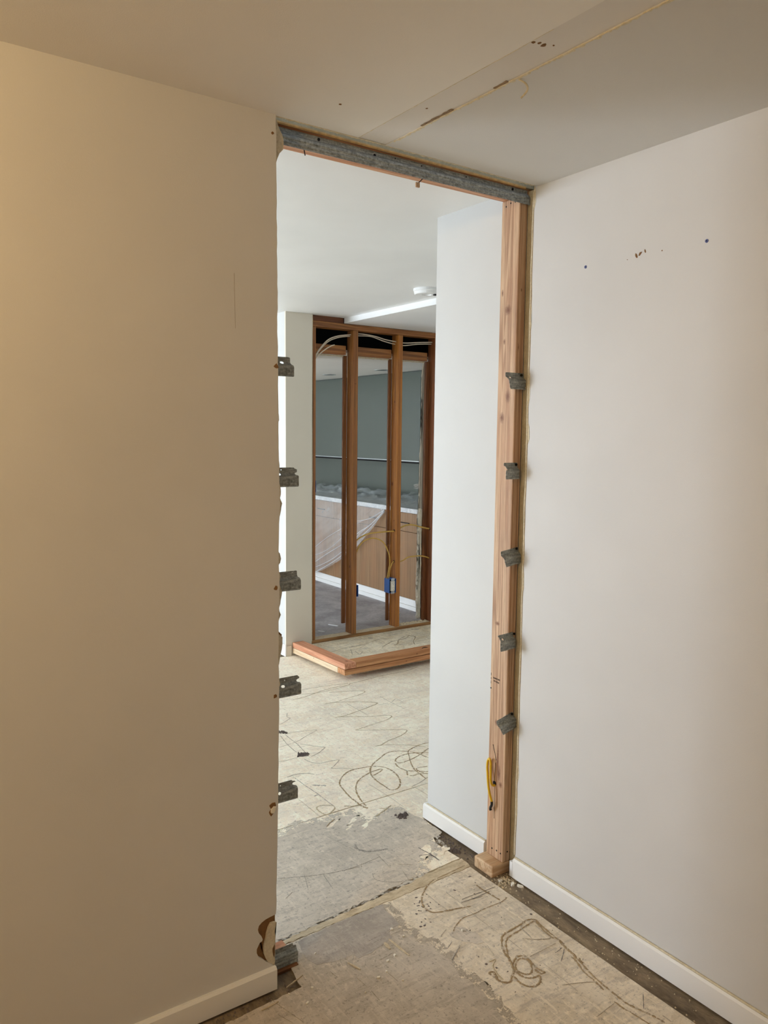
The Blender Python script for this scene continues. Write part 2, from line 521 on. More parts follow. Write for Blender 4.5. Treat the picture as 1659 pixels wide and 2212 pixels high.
# ---------------------------------------------------------------- floor marks, metres on the floor plane
GLUE=[(8,'t',[(2.332,4.233),(2.43,4.225),(2.54,4.209),(2.645,4.181)]),(9,'t',[(2.198,4.098),(2.295,4.107),(2.442,4.15),(2.546,4.16),(2.627,4.153),(2.66,4.171),(2.736,4.175),(2.925,4.198),(3.122,4.196),(3.241,4.224)]),(7,'t',[(2.288,4.16),(2.389,4.13),(2.514,4.13),(2.627,4.153)]),(9,'t',[(2.451,4.096),(2.523,4.065),(2.617,4.026),(2.65,3.989),(2.588,3.959),(2.463,3.936),(2.386,3.919)]),(11,'t',[(2.319,3.929),(2.363,3.926),(2.407,3.911),(2.487,3.866),(2.553,3.82),(2.594,3.77),(2.506,3.739),(2.435,3.722),(2.314,3.696),(2.259,3.705)]),(9,'t',[(2.26,3.707),(2.315,3.677),(2.437,3.606),(2.505,3.58),(2.541,3.547),(2.484,3.513),(2.376,3.497),(2.271,3.481),(2.255,3.484)]),(9,'t',[(2.252,3.48),(2.272,3.464),(2.369,3.403),(2.476,3.338),(2.471,3.309),(2.407,3.278),(2.318,3.259),(2.252,3.234),(2.217,3.234)]),(8,'t',[(2.224,3.237),(2.277,3.217),(2.378,3.146),(2.431,3.086)]),(4,'d',[(2.677,3.859),(2.671,3.73),(2.675,3.6)]),(4,'d',[(2.676,3.736),(2.735,3.769),(2.728,3.682)]),(4,'d',[(2.647,3.735),(2.58,3.739)]),(3,'d',[(2.437,3.862),(2.435,3.722),(2.434,3.632)]),(5,'d',[(2.063,3.915),(2.033,3.861),(2.037,3.832),(1.975,3.793),(1.944,3.779)]),(5,'d',[(1.914,3.633),(1.961,3.635),(2.066,3.602),(2.06,3.586),(1.987,3.554),(1.907,3.513),(1.798,3.495)]),(6,'d',[(1.901,3.634),(1.895,3.544),(1.893,3.477),(1.875,3.365)]),(6,'d',[(1.872,3.629),(1.848,3.507),(1.839,3.388)]),(6,'d',[(1.908,3.475),(1.936,3.434),(1.985,3.372),(1.983,3.359),(1.928,3.323),(1.873,3.303)]),(5,'d',[(1.712,3.339),(1.744,3.33),(1.787,3.331),(1.812,3.328)]),(5,'d',[(1.831,3.295),(1.843,3.24),(1.873,3.209),(1.915,3.206),(1.966,3.195),(1.961,3.183),(1.909,3.143),(1.889,3.128),(1.933,3.102),(1.973,3.062)]),(10,'b',[(1.797,2.726),(1.803,2.829),(1.814,2.894),(1.828,2.954),(1.856,2.996),(1.904,3.038),(1.959,3.058),(2.005,3.054),(2.067,3.039),(2.107,2.999),(2.115,2.93),(2.095,2.856),(2.063,2.805),(2.026,2.777),(1.996,2.78),(1.991,2.817),(1.994,2.899),(2.008,2.963),(2.04,3.018),(2.09,3.064),(2.156,3.102),(2.217,3.132),(2.271,3.125),(2.32,3.085),(2.346,3.039),(2.352,3.0),(2.356,2.97)]),(9,'b',[(1.814,2.714),(1.827,2.78),(1.853,2.852),(1.888,2.909),(1.933,2.951),(1.987,2.977),(2.034,2.99),(2.083,2.989),(2.066,2.969),(2.008,2.951)]),(10,'b',[(2.5,3.062),(2.426,3.059),(2.355,3.027),(2.269,3.0),(2.202,2.997),(2.196,3.028),(2.227,3.055),(2.283,3.067),(2.338,3.052),(2.394,3.022),(2.424,2.967)]),(9,'b',[(2.536,3.107),(2.476,3.123),(2.409,3.122),(2.346,3.104),(2.315,3.082),(2.255,2.982),(2.217,2.901),(2.208,2.843),(2.199,2.787)]),(9,'b',[(2.179,3.005),(2.168,2.966),(2.177,2.908),(2.22,2.874),(2.257,2.843),(2.31,2.84)]),(9,'b',[(2.291,2.891),(2.243,2.904),(2.222,2.885),(2.234,2.833),(2.268,2.817)]),(9,'b',[(2.177,2.908),(2.148,2.864)]),(14,'t',[(2.154,2.854),(2.176,2.846),(2.201,2.848),(2.243,2.826)]),(5,'d',[(2.216,2.795),(2.152,2.77),(2.092,2.756)]),(3,'d',[(1.942,2.885),(1.948,2.755),(1.946,2.616)]),(9,'t',[(1.91,2.661),(1.854,2.636),(1.796,2.614)]),(8,'t',[(1.852,2.668),(1.874,2.643)]),(9,'d',[(1.664,3.159),(1.712,3.164),(1.759,3.146),(1.786,3.116)]),(14,'g',[(1.723,3.021),(1.747,3.0),(1.771,2.981)]),(6,'g',[(1.689,3.149),(1.692,3.027),(1.697,2.932),(1.696,2.782)]),(10,'g',[(1.672,2.921),(1.693,2.924)]),(9,'t',[(1.7,2.79),(1.677,2.815),(1.642,2.828),(1.624,2.814),(1.621,2.775),(1.634,2.742),(1.679,2.762),(1.696,2.782)]),(14,'b',[(1.794,2.738),(1.802,2.712),(1.81,2.694)]),(12,'t',[(1.735,2.767),(1.762,2.749),(1.789,2.736)]),(9,'b',[(1.639,2.689),(1.606,2.672),(1.579,2.652)]),(14,'g',[(1.602,2.475),(1.59,2.438),(1.613,2.4),(1.65,2.384),(1.69,2.371)]),(4,'d',[(1.631,2.365),(1.625,2.304),(1.619,2.254)]),(3,'g',[(1.545,2.263),(1.53,2.233),(1.54,2.206),(1.574,2.174),(1.609,2.16)]),(4,'d',[(1.482,2.336),(1.529,2.325)]),(4,'d',[(1.545,2.341),(1.532,2.318)]),(3,'g',[(1.389,2.357),(1.372,2.26)]),(3,'g',[(1.331,2.396),(1.296,2.302)]),(3,'d',[(1.203,2.299),(1.244,2.323)]),(3,'g',[(1.54,2.588),(1.576,2.435)]),(4,'d',[(1.659,2.26),(1.7,2.227)]),(4,'d',[(1.645,2.216),(1.63,2.156)]),(3,'g',[(1.239,2.427),(1.366,2.367),(1.49,2.336),(1.633,2.342)]),(7,'k',[(1.794,2.313),(1.799,2.275),(1.805,2.243),(1.804,2.195)]),(6,'k',[(1.759,2.263),(1.785,2.257),(1.8,2.236)]),(5,'k',[(1.8,2.252),(1.805,2.211)]),(9,'b',[(1.861,2.114),(1.777,2.108),(1.707,2.104),(1.663,2.089),(1.614,2.053),(1.583,2.016),(1.574,1.981),(1.582,1.952),(1.624,1.936),(1.654,1.928),(1.711,1.909)]),(5,'b',[(1.851,1.877),(1.815,1.868),(1.763,1.871),(1.693,1.87),(1.643,1.872),(1.595,1.852),(1.574,1.836)]),(3,'k',[(1.711,1.955),(1.735,1.955),(1.792,1.951),(1.861,1.948)]),(3,'k',[(1.698,1.943),(1.747,1.938),(1.824,1.938)]),(3,'k',[(1.745,1.936),(1.784,1.93)]),(9,'b',[(1.813,1.993),(1.811,1.96),(1.816,1.917),(1.819,1.878)]),(3,'d',[(1.63,2.059),(1.628,1.985),(1.632,1.926)]),(3,'d',[(1.692,2.018),(1.694,1.932),(1.688,1.865),(1.689,1.751)]),(5,'d',[(1.521,1.839),(1.56,1.857)]),(8,'g',[(1.48,1.731),(1.508,1.748),(1.546,1.77)]),(4,'g',[(1.501,1.78),(1.535,1.798)]),(3,'d',[(1.617,1.722),(1.602,1.671)]),(10,'b',[(1.628,1.628),(1.641,1.672),(1.672,1.713),(1.697,1.732),(1.744,1.737),(1.791,1.742),(1.816,1.745),(1.841,1.732),(1.835,1.705),(1.831,1.664),(1.827,1.63),(1.826,1.589)]),(9,'b',[(1.621,1.626),(1.656,1.675),(1.679,1.702),(1.706,1.715),(1.758,1.72),(1.814,1.727),(1.832,1.723),(1.82,1.664),(1.82,1.628)]),(4,'d',[(1.818,1.709),(1.815,1.675),(1.812,1.636),(1.768,1.656),(1.735,1.685)]),(5,'d',[(1.772,1.733),(1.76,1.668)]),(3,'k',[(1.808,1.573),(1.778,1.553),(1.753,1.537)]),(3,'k',[(1.769,1.576),(1.799,1.579)]),(10,'b',[(1.637,1.652),(1.623,1.62),(1.605,1.592),(1.576,1.569),(1.559,1.56),(1.54,1.573),(1.536,1.592),(1.535,1.611),(1.534,1.622),(1.548,1.62),(1.538,1.591)]),(8,'t',[(1.569,1.66),(1.592,1.658),(1.566,1.64),(1.552,1.606),(1.549,1.577)]),(10,'b',[(1.62,1.611),(1.654,1.629),(1.679,1.619),(1.674,1.585),(1.671,1.554),(1.676,1.534),(1.662,1.534),(1.661,1.558)]),(9,'b',[(1.622,1.602),(1.653,1.618),(1.67,1.61),(1.669,1.586),(1.652,1.56),(1.631,1.553),(1.616,1.567),(1.613,1.587),(1.622,1.602)]),(10,'b',[(1.587,1.569),(1.582,1.544),(1.59,1.519),(1.61,1.505),(1.633,1.51),(1.653,1.531),(1.628,1.534),(1.609,1.554),(1.605,1.578),(1.606,1.591)]),(12,'b',[(1.826,1.61),(1.816,1.573),(1.812,1.542),(1.803,1.518)]),(8,'b',[(1.798,1.535),(1.793,1.509),(1.777,1.469),(1.772,1.423),(1.763,1.381)]),(9,'b',[(1.807,1.522),(1.795,1.479),(1.784,1.429),(1.779,1.384),(1.776,1.336),(1.776,1.301),(1.788,1.265),(1.796,1.235),(1.802,1.201)]),(7,'b',[(1.752,1.333),(1.751,1.305),(1.755,1.281),(1.761,1.231),(1.766,1.204)]),(4,'d',[(1.678,1.464),(1.732,1.44),(1.771,1.417)]),(3,'d',[(1.691,1.608),(1.749,1.607),(1.805,1.608)]),(3,'d',[(1.753,1.33),(1.663,1.322)]),(3,'d',[(1.703,1.563),(1.7,1.489),(1.697,1.419)]),(3,'d',[(1.695,1.707),(1.693,1.645)]),(5,'g',[(1.767,1.707),(1.761,1.671)]),(3,'k',[(1.846,1.306),(1.798,1.268)]),(5,'d',[(1.82,1.222),(1.82,1.194)]),(14,'b',[(1.811,1.519),(1.802,1.496)]),(3,'d',[(1.194,1.827),(1.198,1.778)]),(3,'d',[(1.199,1.758),(1.197,1.71)]),(3,'d',[(1.283,1.794),(1.286,1.745)]),(6,'l',[(1.301,1.947),(1.353,1.951),(1.409,1.952)]),(5,'l',[(1.301,1.932),(1.368,1.936),(1.443,1.934)]),(5,'l',[(1.293,1.856),(1.353,1.859)]),(4,'d',[(1.338,2.073),(1.346,2.043)]),(3,'d',[(0.942,1.888),(0.978,1.758)]),(3,'d',[(0.933,1.823),(0.951,1.775)]),(4,'d',[(1.142,1.895),(1.147,1.859)]),(2,'l',[(1.184,2.087),(1.186,2.016),(1.172,1.953),(1.163,1.916)]),(2,'l',[(1.202,2.069),(1.203,1.998),(1.183,1.937),(1.175,1.905)]),(2,'l',[(1.22,2.05),(1.22,1.979),(1.194,1.921),(1.187,1.894)]),(2,'l',[(1.238,2.032),(1.237,1.96),(1.205,1.905),(1.198,1.884)]),(2,'l',[(1.256,2.014),(1.254,1.941),(1.216,1.889),(1.21,1.873)])]
GLUE_INNER=[(8,'t',[(2.819,4.701),(2.902,4.72),(3.013,4.748),(3.114,4.735),(3.243,4.782),(3.336,4.803),(3.41,4.783)]),(8,'b',[(3.21,4.61),(3.344,4.691),(3.433,4.714),(3.552,4.775),(3.595,4.721),(3.502,4.617),(3.458,4.54)]),(8,'b',[(3.313,4.607),(3.363,4.627),(3.42,4.696),(3.506,4.722),(3.587,4.782)]),(8,'t',[(3.716,4.7),(3.621,4.676),(3.525,4.629)]),(5,'d',[(3.354,4.594),(3.401,4.551)]),(12,'d',[(2.999,4.732),(3.063,4.742),(3.127,4.739)]),(22,'g',[(3.27,4.886),(3.294,4.857)]),(22,'g',[(3.708,4.923),(3.761,4.889)]),(6,'d',[(2.989,4.689),(2.922,4.564)]),(5,'d',[(2.991,4.639),(2.97,4.545),(3.027,4.592)]),(5,'t',[(2.864,4.648),(2.952,4.652),(3.048,4.676),(3.133,4.722)]),(8,'t',[(3.511,4.611),(3.575,4.597),(3.643,4.607)])]
PATCH_FAR=[(1.336,2.682),(1.38,2.695),(1.449,2.723),(1.51,2.747),(1.536,2.716),(1.58,2.719),(1.604,2.697),(1.634,2.704),(1.671,2.713),(1.692,2.685),(1.743,2.705),(1.745,2.657),(1.743,2.605),(1.786,2.602),(1.834,2.624),(1.877,2.637),(1.913,2.621),(1.942,2.594),(1.949,2.548),(1.961,2.493),(1.957,2.423),(1.958,2.353),(1.902,2.341),(1.876,2.341),(1.863,2.267),(1.832,2.253),(1.829,2.273),(1.776,2.246),(1.732,2.221),(1.724,2.195),(1.648,2.149),(1.597,2.143),(1.518,2.134),(1.451,2.124),(1.4,2.127),(1.339,2.124),(1.26,2.117),(1.197,2.11),(1.133,2.106),(1.072,2.112),(1.039,2.135)]
PATCH_NEAR=[(1.1,2.078),(1.266,2.086),(1.368,2.087),(1.467,2.086),(1.454,2.056),(1.455,2.024),(1.458,2.001),(1.449,1.978),(1.45,1.965),(1.433,1.952),(1.439,1.932),(1.443,1.913),(1.453,1.891),(1.444,1.866),(1.448,1.844),(1.477,1.836),(1.472,1.809),(1.469,1.774),(1.477,1.733),(1.464,1.699),(1.448,1.656),(1.466,1.637),(1.464,1.612),(1.468,1.583),(1.465,1.599),(1.466,1.568),(1.458,1.542),(1.463,1.519),(1.444,1.488),(1.445,1.457),(1.44,1.425),(1.431,1.39)]
PATCH_SMALL=[(1.598,1.849),(1.614,1.839),(1.618,1.825),(1.623,1.796),(1.632,1.783),(1.626,1.765),(1.621,1.74),(1.596,1.743),(1.583,1.762),(1.567,1.777),(1.559,1.796),(1.551,1.816),(1.554,1.835),(1.577,1.842)]
PATCH_DARK=[(1.128,2.071),(1.266,2.086),(1.368,2.087),(1.467,2.086),(1.454,2.056),(1.455,2.024),(1.449,1.978),(1.45,1.965),(1.402,1.957),(1.387,1.92),(1.31,1.903),(1.29,1.895),(1.244,1.897),(1.241,1.921),(1.195,1.923),(1.124,1.942),(1.113,1.992)]
# ================================================================ materials
M_wall = mat_paint('wall_paint_warm_white', srgb(212, 210, 206))
M_wall_end = mat_paint('wall_paint_off_white', srgb(208, 208, 205))
M_wall_far = mat_paint('wall_paint_beige', srgb(222, 214, 198))
M_white = mat_paint('white_paint', srgb(238, 238, 236), 0.5)
M_ceil = mat_paint('ceiling_paint', srgb(236, 232, 224), 0.75, 0.02, 300, 0.2)
M_ceil2 = mat_paint('ceiling_right_darker', srgb(212, 209, 203), 0.75, 0.02, 300, 0.2)  # slightly darker tone for the right-hand ceiling panel
M_ceil_strip = mat_paint('ceiling_joint_compound', srgb(226, 221, 213), 0.8, 0.04, 120, 0.3)
M_base = mat_paint('baseboard_paint', srgb(240, 238, 233), 0.4)
M_caulk = mat_patchy('old_caulk', [(0.3, srgb(196, 182, 150)), (0.7, srgb(226, 216, 190))], 30.0, 0.7, 0.3, 140)
M_gyp = mat_patchy('gypsum_core', [(0.3, srgb(196, 184, 158)), (0.7, srgb(226, 217, 196))], 60.0, 0.9, 0.6, 200)
M_paper = mat_patchy('torn_brown_paper', [(0.3, srgb(120, 86, 50)), (0.7, srgb(146, 108, 66))], 25.0, 0.9, 0.4, 150)
M_tornedge = mat_patchy('torn_paper_cream', [(0.3, srgb(206, 190, 156)), (0.7, srgb(234, 224, 196))], 80.0, 0.9, 0.5, 220)
M_grey_gyp = mat_patchy('grey_green_board', [(0.3, srgb(172, 160, 128)), (0.7, srgb(200, 188, 156))], 22.0, 0.85, 0.3, 150)
M_steel = mat_steel('galvanised_steel', srgb(90, 95, 92), srgb(188, 193, 190))
M_dark = mat_plain('black_metal', srgb(22, 20, 20), 0.45, 0.3)
M_screw = mat_plain('screw_black', srgb(18, 16, 16), 0.5, 0.5)
M_rust = mat_plain('rusty_nail', srgb(70, 50, 40), 0.6, 0.4)
M_cream = mat_floor('underlayment', srgb(228, 216, 195), srgb(210, 196, 172), srgb(184, 172, 156), 0.0)
M_cream2 = mat_floor('underlayment_far', srgb(250, 237, 216), srgb(240, 224, 199), srgb(220, 207, 188), 2.0)
M_inner = mat_floor('underlayment_inner', srgb(232, 220, 194), srgb(212, 194, 160), srgb(180, 170, 154), 5.0)
M_sub = mat_patchy('old_subfloor', [(0.25, srgb(70, 60, 48)), (0.5, srgb(128, 112, 90)), (0.75, srgb(165, 148, 120))], 16.0, 0.9, 0.6, 90, (1, 0.35, 1))
M_skim = mat_floor('grey_levelling_compound', srgb(208, 197, 181), srgb(194, 184, 168), srgb(174, 165, 153), 1.3)
M_skim2 = mat_floor('brown_levelling_compound', srgb(196, 185, 169), srgb(180, 169, 153), srgb(162, 151, 136), 4.1)
M_skim3 = mat_floor('dark_levelling_compound', srgb(170, 161, 150), srgb(156, 147, 137), srgb(184, 175, 163), 6.2)
M_skim_b = mat_broken('feathered_compound', srgb(214, 206, 192), 0.5, 38.0, 0.05)
M_skim_b2 = mat_broken('feathered_brown_compound', srgb(192, 180, 162), 0.5, 38.0, 0.05)
M_joint = mat_patchy('splintered_joint_filler', [(0.28, srgb(176, 156, 124)), (0.55, srgb(212, 196, 166)), (0.8, srgb(228, 215, 190))], 40.0, 0.85, 0.5, 150, (0.4, 1, 1))
GLUE_MATS = {
    't': mat_broken('tan_adhesive', srgb(208, 190, 156), 0.60),
    'b': mat_broken('brown_adhesive', srgb(172, 146, 106), 0.55),
    'd': mat_broken('dark_scuff', srgb(190, 178, 158), 0.58),
    'g': mat_broken('grey_scuff', srgb(176, 168, 156), 0.55, 50.0),
    'k': mat_broken('black_scuff', srgb(112, 106, 102), 0.62),
    'l': mat_broken('pale_scrape', srgb(206, 196, 180), 0.52),
}
GLUE_WORDS = {'t': 'tan', 'b': 'brown', 'd': 'dark', 'g': 'grey', 'k': 'black', 'l': 'pale'}
FIR_L, FIR_D = srgb(218, 184, 148), srgb(172, 130, 96)
OLD_L, OLD_D = srgb(172, 116, 60), srgb(124, 76, 36)
PINK_L, PINK_D = srgb(220, 172, 134), srgb(184, 126, 88)
M_fir_h = mat_wood('fir_header', PINK_L, PINK_D, 0)
M_old_x = mat_wood('old_fir_x', OLD_L, OLD_D, 0, [(0.35, 0.0, 0.02, 0.4, 0.04, 0.02)])
M_yellow = mat_plain('yellow_cable_jacket', srgb(226, 182, 32), 0.35)
M_yellow_old = mat_plain('yellow_cable_dusty', srgb(206, 166, 78), 0.45)
M_whitecable = mat_plain('white_cable_jacket', srgb(214, 200, 178), 0.45)
M_tape = mat_plain('black_tape', srgb(18, 16, 18), 0.4)
M_blue = mat_plain('blue_plastic', srgb(28, 92, 176), 0.4)
M_blue2 = mat_plain('blue_anchor_plastic', srgb(74, 86, 140), 0.45)
M_ivory = mat_plain('ivory_plastic', srgb(236, 230, 214), 0.35, 0, 0.02)
M_maple = mat_wood('maple_veneer', srgb(166, 132, 98), srgb(150, 116, 82), 2, grain=9.0, rough=0.45)
M_counter = mat_patchy('pale_marble', [(0.3, srgb(176, 178, 180)), (0.55, srgb(222, 222, 220)), (0.8, srgb(238, 238, 236))], 14.0, 0.3, 0.05, 60)
M_green = mat_plain('grey_green_gloss_panel', srgb(88, 95, 88), 0.2, 0, 0.02, 2.0)
M_alu = mat_plain('aluminium_rail', srgb(205, 210, 212), 0.3, 0.7)
M_rosin = mat_patchy('dusty_floor_paper', [(0.34, srgb(140, 135, 136)), (0.5, srgb(166, 162, 163)), (0.68, srgb(190, 186, 186))], 4.0, 0.7, 0.15, 40)
M_film = mat_film('clear_plastic_film', 0.18, 0.32, (0.72, 0.78, 0.78))
M_film2 = mat_film('clear_plastic_film_hanging', 0.20, 0.36)
M_void = mat_plain('dark_cavity', srgb(14, 12, 11), 0.95)  # near-black colour standing in for the shade in holes and gaps
M_brown_tear = mat_broken('brown_tear', srgb(158, 134, 104), 0.6, 120.0)
M_grit = mat_plain('dark_grit', srgb(108, 97, 92), 0.85, 0, 0.35, 300)
M_crumb = mat_plain('pale_crumb', srgb(214, 200, 170), 0.85, 0, 0.2, 200)
M_chipwhite = mat_plain('white_chip', srgb(232, 226, 210), 0.8, 0, 0.05)

# ================================================================ the setting
# --- floor: dark old subfloor with underlayment sheets on it
floor = struct('floor', box(-3.2, 5.2, -3.2, 9.8, -0.12, -0.007), M_sub, 'dark dusty old subfloor showing along the walls', 'floor', loc=(0, 0, 0))
near_poly = rough_poly([(-2.2, -2.5), (1.868, -2.5), (1.868, 0.9), (1.870, 1.6), (1.874, 2.098), (1.07, 2.082), (1.05, 1.885), (0.80, 1.875), (-2.2, 1.875)], 0.05, 0.0012, 3)
obj('floor_panel', prism(near_poly, 2, -0.007, 0.0), M_cream, floor, (0, 0, 0))
far_a = [(1.02, 2.13), (1.88, 2.166), (1.872, 2.30), (1.90, 2.36), (1.945, 2.40), (1.957, 2.50), (2.10, 2.50), (2.10, 2.742), (-2.9, 2.715), (-2.9, 2.13)]
obj('floor_panel', prism(rough_poly(far_a, 0.04, 0.0015, 5), 2, -0.007, 0.0), M_cream2, floor, (0, 0, 0))
for (x0, x1, y0, y1) in ((-2.9, 1.60, 2.745, 5.16), (1.603, 4.04, 2.747, 4.95), (-2.9, 2.60, 5.163, 7.6), (-2.9, 2.60, 7.603, 9.4), (2.105, 4.04, 2.11, 2.744)):
    obj('floor_panel', box(x0, x1, y0, y1, -0.007, 0.0), M_cream2, floor, (0, 0, 0))
# joint filler between the two sheets
jp = rough_poly([(1.04, 2.083), (1.30, 2.088), (1.60, 2.092), (1.874, 2.100), (1.884, 2.160), (1.72, 2.150), (1.60, 2.135), (1.30, 2.116), (1.04, 2.100)], 0.015, 0.004, 9)
obj('joint_strip', prism(jp, 2, -0.007, 0.0012), M_joint, floor, (0, 0, 0))


def flat(poly, z):
    bm = bmesh.new()
    bm.faces.new([bm.verts.new((p[0], p[1], z)) for p in poly])
    bmesh.ops.triangulate(bm, faces=list(bm.faces))
    return bm_out(bm)


def grown(poly, d):
    n = len(poly)
    cx, cy = sum(p[0] for p in poly) / n, sum(p[1] for p in poly) / n
    out = []
    for (x, y) in poly:
        v = Vector((x - cx, y - cy))
        v = v.normalized() * (v.length + d)
        out.append((cx + v.x, cy + v.y))
    return out


obj('levelling_patch', prism(rough_poly(grown(PATCH_FAR, -0.012), 0.014, 0.006, 2), 2, -0.002, 0.0008), M_skim, floor, (0, 0, 0))
obj('feathered_edge', flat([p for p in rough_poly(grown(PATCH_FAR, 0.03), 0.014, 0.007, 3) if p[0] < 1.945], 0.0004), M_skim_b, floor, (0, 0, 0))
near_patch = PATCH_NEAR + [(1.40, 1.2), (1.30, 0.6), (1.2, -0.5), (0.2, -0.5), (0.2, 1.8), (0.75, 1.872), (1.04, 1.885), (1.06, 2.06)]
obj('levelling_patch', prism(rough_poly(near_patch, 0.02, 0.004, 4), 2, -0.002, 0.0008), M_skim2, floor, (0, 0, 0))
fe = [(x + 0.035, y + (0.0 if y > 2.0 else 0.012)) for (x, y) in PATCH_NEAR[3:]]
obj('feathered_edge', flat(rough_poly(fe + [(1.30, 1.39), (1.30, 2.08)], 0.014, 0.005, 14), 0.0004), M_skim_b2, floor, (0, 0, 0))
obj('levelling_patch', prism(rough_poly(PATCH_DARK, 0.02, 0.004, 6), 2, -0.0015, 0.0013), M_skim3, floor, (0, 0, 0))
obj('levelling_patch', prism(rough_poly(PATCH_SMALL, 0.012, 0.003, 7), 2, -0.002, 0.0008), M_skim, floor, (0, 0, 0))
# bare pale flakes left inside the grey patches
rnd = random.Random(5)
for (px, py, sx, sy) in ((1.80, 2.27, .05, .03), (1.86, 2.24, .05, .018), (1.62, 2.66, .05, .012), (1.70, 2.64, .06, .012), (1.66, 2.60, .03, .01), (1.73, 2.58, .04, .02)):
    ring = []
    for k in range(16):
        a = 2 * math.pi * k / 16
        q = rnd.uniform(0.45, 1.2)
        ring.append((px + sx * 0.8 * q * math.cos(a) + sy * math.sin(a) * 0.4, py + sy * 1.2 * q * math.sin(a) + sx * 0.35 * math.cos(a)))
    obj('bare_flake', flat(ring, 0.0012), M_cream2, floor, (0, 0, 0))
# adhesive beads, scrapes and scuffs
rnd = random.Random(21)
for (wd, t, pts) in GLUE:
    z = 0.0007 if pts[0][1] < 2.72 else 0.0001
    obj('adhesive_bead' if t in 'tb' else 'scuff_mark', ribbon(pts, wd * 0.00085, z, rnd, 0.0012), GLUE_MATS[t], floor, (0, 0, 0))

# --- near room walls
edge = [(0.986, 2.437), (0.987, 2.344), (0.988, 2.238), (0.989, 2.071), (0.990, 1.963), (0.989, 1.901), (0.991, 1.779), (0.992, 1.654), (0.992, 1.591), (0.993, 1.528), (0.995, 1.452), (0.996, 1.413), (0.993, 1.362), (0.991, 1.285), (0.992, 1.233), (0.994, 1.141), (0.991, 1.102), (0.989, 0.983), (0.992, 0.916), (0.990, 0.741), (0.988, 0.605), (0.986, 0.495), (0.983, 0.356), (0.981, 0.244)]
edge_r = rough_poly(edge, 0.02, 0.0012, 1, closed=False)
torn = [(0.979, 0.224), (0.972, 0.2225), (0.958, 0.221), (0.946, 0.219), (0.934, 0.214), (0.925, 0.207), (0.922, 0.196), (0.925, 0.185), (0.933, 0.173), (0.937, 0.162), (0.935, 0.157), (0.928, 0.155), (0.923, 0.147), (0.918, 0.138), (0.918, 0.127), (0.924, 0.112), (0.937, 0.101), (0.946, 0.091), (0.949, 0.088)]


def edge_wall(xl, pts, y0, y1):
    """board whose right edge follows pts (x,z) from top to bottom."""
    V, F = [], []
    for (x, z) in pts:
        V += [(xl, y0, z), (x, y0, z), (xl, y1, z), (x, y1, z)]
    for i in range(len(pts) - 1):
        a, b = 4 * i, 4 * i + 4
        F += [[a, b, b + 1, a + 1], [a + 2, a + 3, b + 3, b + 2], [a + 1, b + 1, b + 3, a + 3], [a, a + 2, b + 2, b]]
    e = 4 * (len(pts) - 1)
    F += [[0, 1, 3, 2], [e, e + 2, e + 3, e + 1]]
    return V, F


def shake(pts, step, amp, seed):
    r = random.Random(seed)
    out = []
    for (xa, za), (xb, zb) in zip(pts, pts[1:]):
        k = max(1, int(abs(za - zb) / step))
        for j in range(k):
            t = j / k
            out.append((xa + (xb - xa) * t + (r.uniform(-amp, amp) if j else 0), za + (zb - za) * t))
    return out + [pts[-1]]


front_edge = [(0.986, 2.45)] + shake(edge, 0.02, 0.0009, 1) + torn + [(0.965, 0.075), (0.976, 0.06), (0.976, 0.012)]
wall_left = struct('wall_left', edge_wall(-2.25, front_edge, 1.930, 1.944), M_wall, 'warm-lit painted drywall on the left with a ragged cut edge', 'wall', loc=(0, 0, 0))
core = [(0.988, 2.45), (1.000, 2.42), (1.012, 2.40), (1.016, 2.385), (1.015, 2.362), (1.004, 2.350), (0.997, 2.334), (0.990, 2.30), (0.991, 2.0), (0.994, 1.97), (0.995, 1.955), (0.990, 1.94), (0.992, 1.68), (1.000, 1.66), (1.001, 1.645), (0.994, 1.63), (0.995, 1.56), (1.002, 1.52), (0.999, 1.49), (1.006, 1.45), (1.003, 1.43), (1.010, 1.415), (1.006, 1.395), (0.999, 1.37), (0.993, 1.34), (0.993, 1.29), (1.003, 1.272), (1.006, 1.26), (1.003, 1.248), (0.996, 1.24), (1.004, 1.21), (1.000, 1.19), (1.009, 1.165), (1.003, 1.13), (0.999, 1.12), (1.005, 1.10), (0.994, 1.07), (0.993, 1.05), (1.010, 1.035), (1.010, 1.015), (1.004, 0.985), (0.996, 0.95), (0.998, 0.925), (1.003, 0.90), (0.996, 0.88), (0.999, 0.83), (0.992, 0.80), (0.990, 0.60), (0.986, 0.40), (0.984, 0.26), (0.984, 0.07), (0.976, 0.012)]
obj('drywall_core', edge_wall(0.80, shake(core, 0.01, 0.0012, 8), 1.9442, 1.972), M_gyp, wall_left, (0, 0, 0))
core2 = [(0.98, 2.45), (0.992, 2.0), (1.006, 1.965), (1.006, 1.95), (0.995, 1.92), (0.996, 1.67), (1.011, 1.66), (1.012, 1.640), (0.998, 1.62), (1.004, 1.42), (1.020, 1.415), (1.014, 1.39), (0.998, 1.36), (0.998, 1.285), (1.017, 1.27), (1.018, 1.245), (0.999, 1.235), (1.016, 1.215), (1.006, 1.19), (0.998, 1.06), (1.022, 1.035), (1.018, 1.01), (1.006, 0.98), (1.000, 0.93), (1.008, 0.905), (0.998, 0.885), (0.994, 0.60), (0.99, 0.25), (0.99, 0.06), (0.98, 0.05)]
obj('torn_paper', edge_wall(0.80, shake(core2, 0.01, 0.0008, 12), 1.9722, 1.9832), M_paper, wall_left, (0, 0, 0))
obj('drywall_back', box(-2.9, 0.99, 2.092, 2.108, 0.0, 2.45), M_white, wall_left, (0, 0, 0))
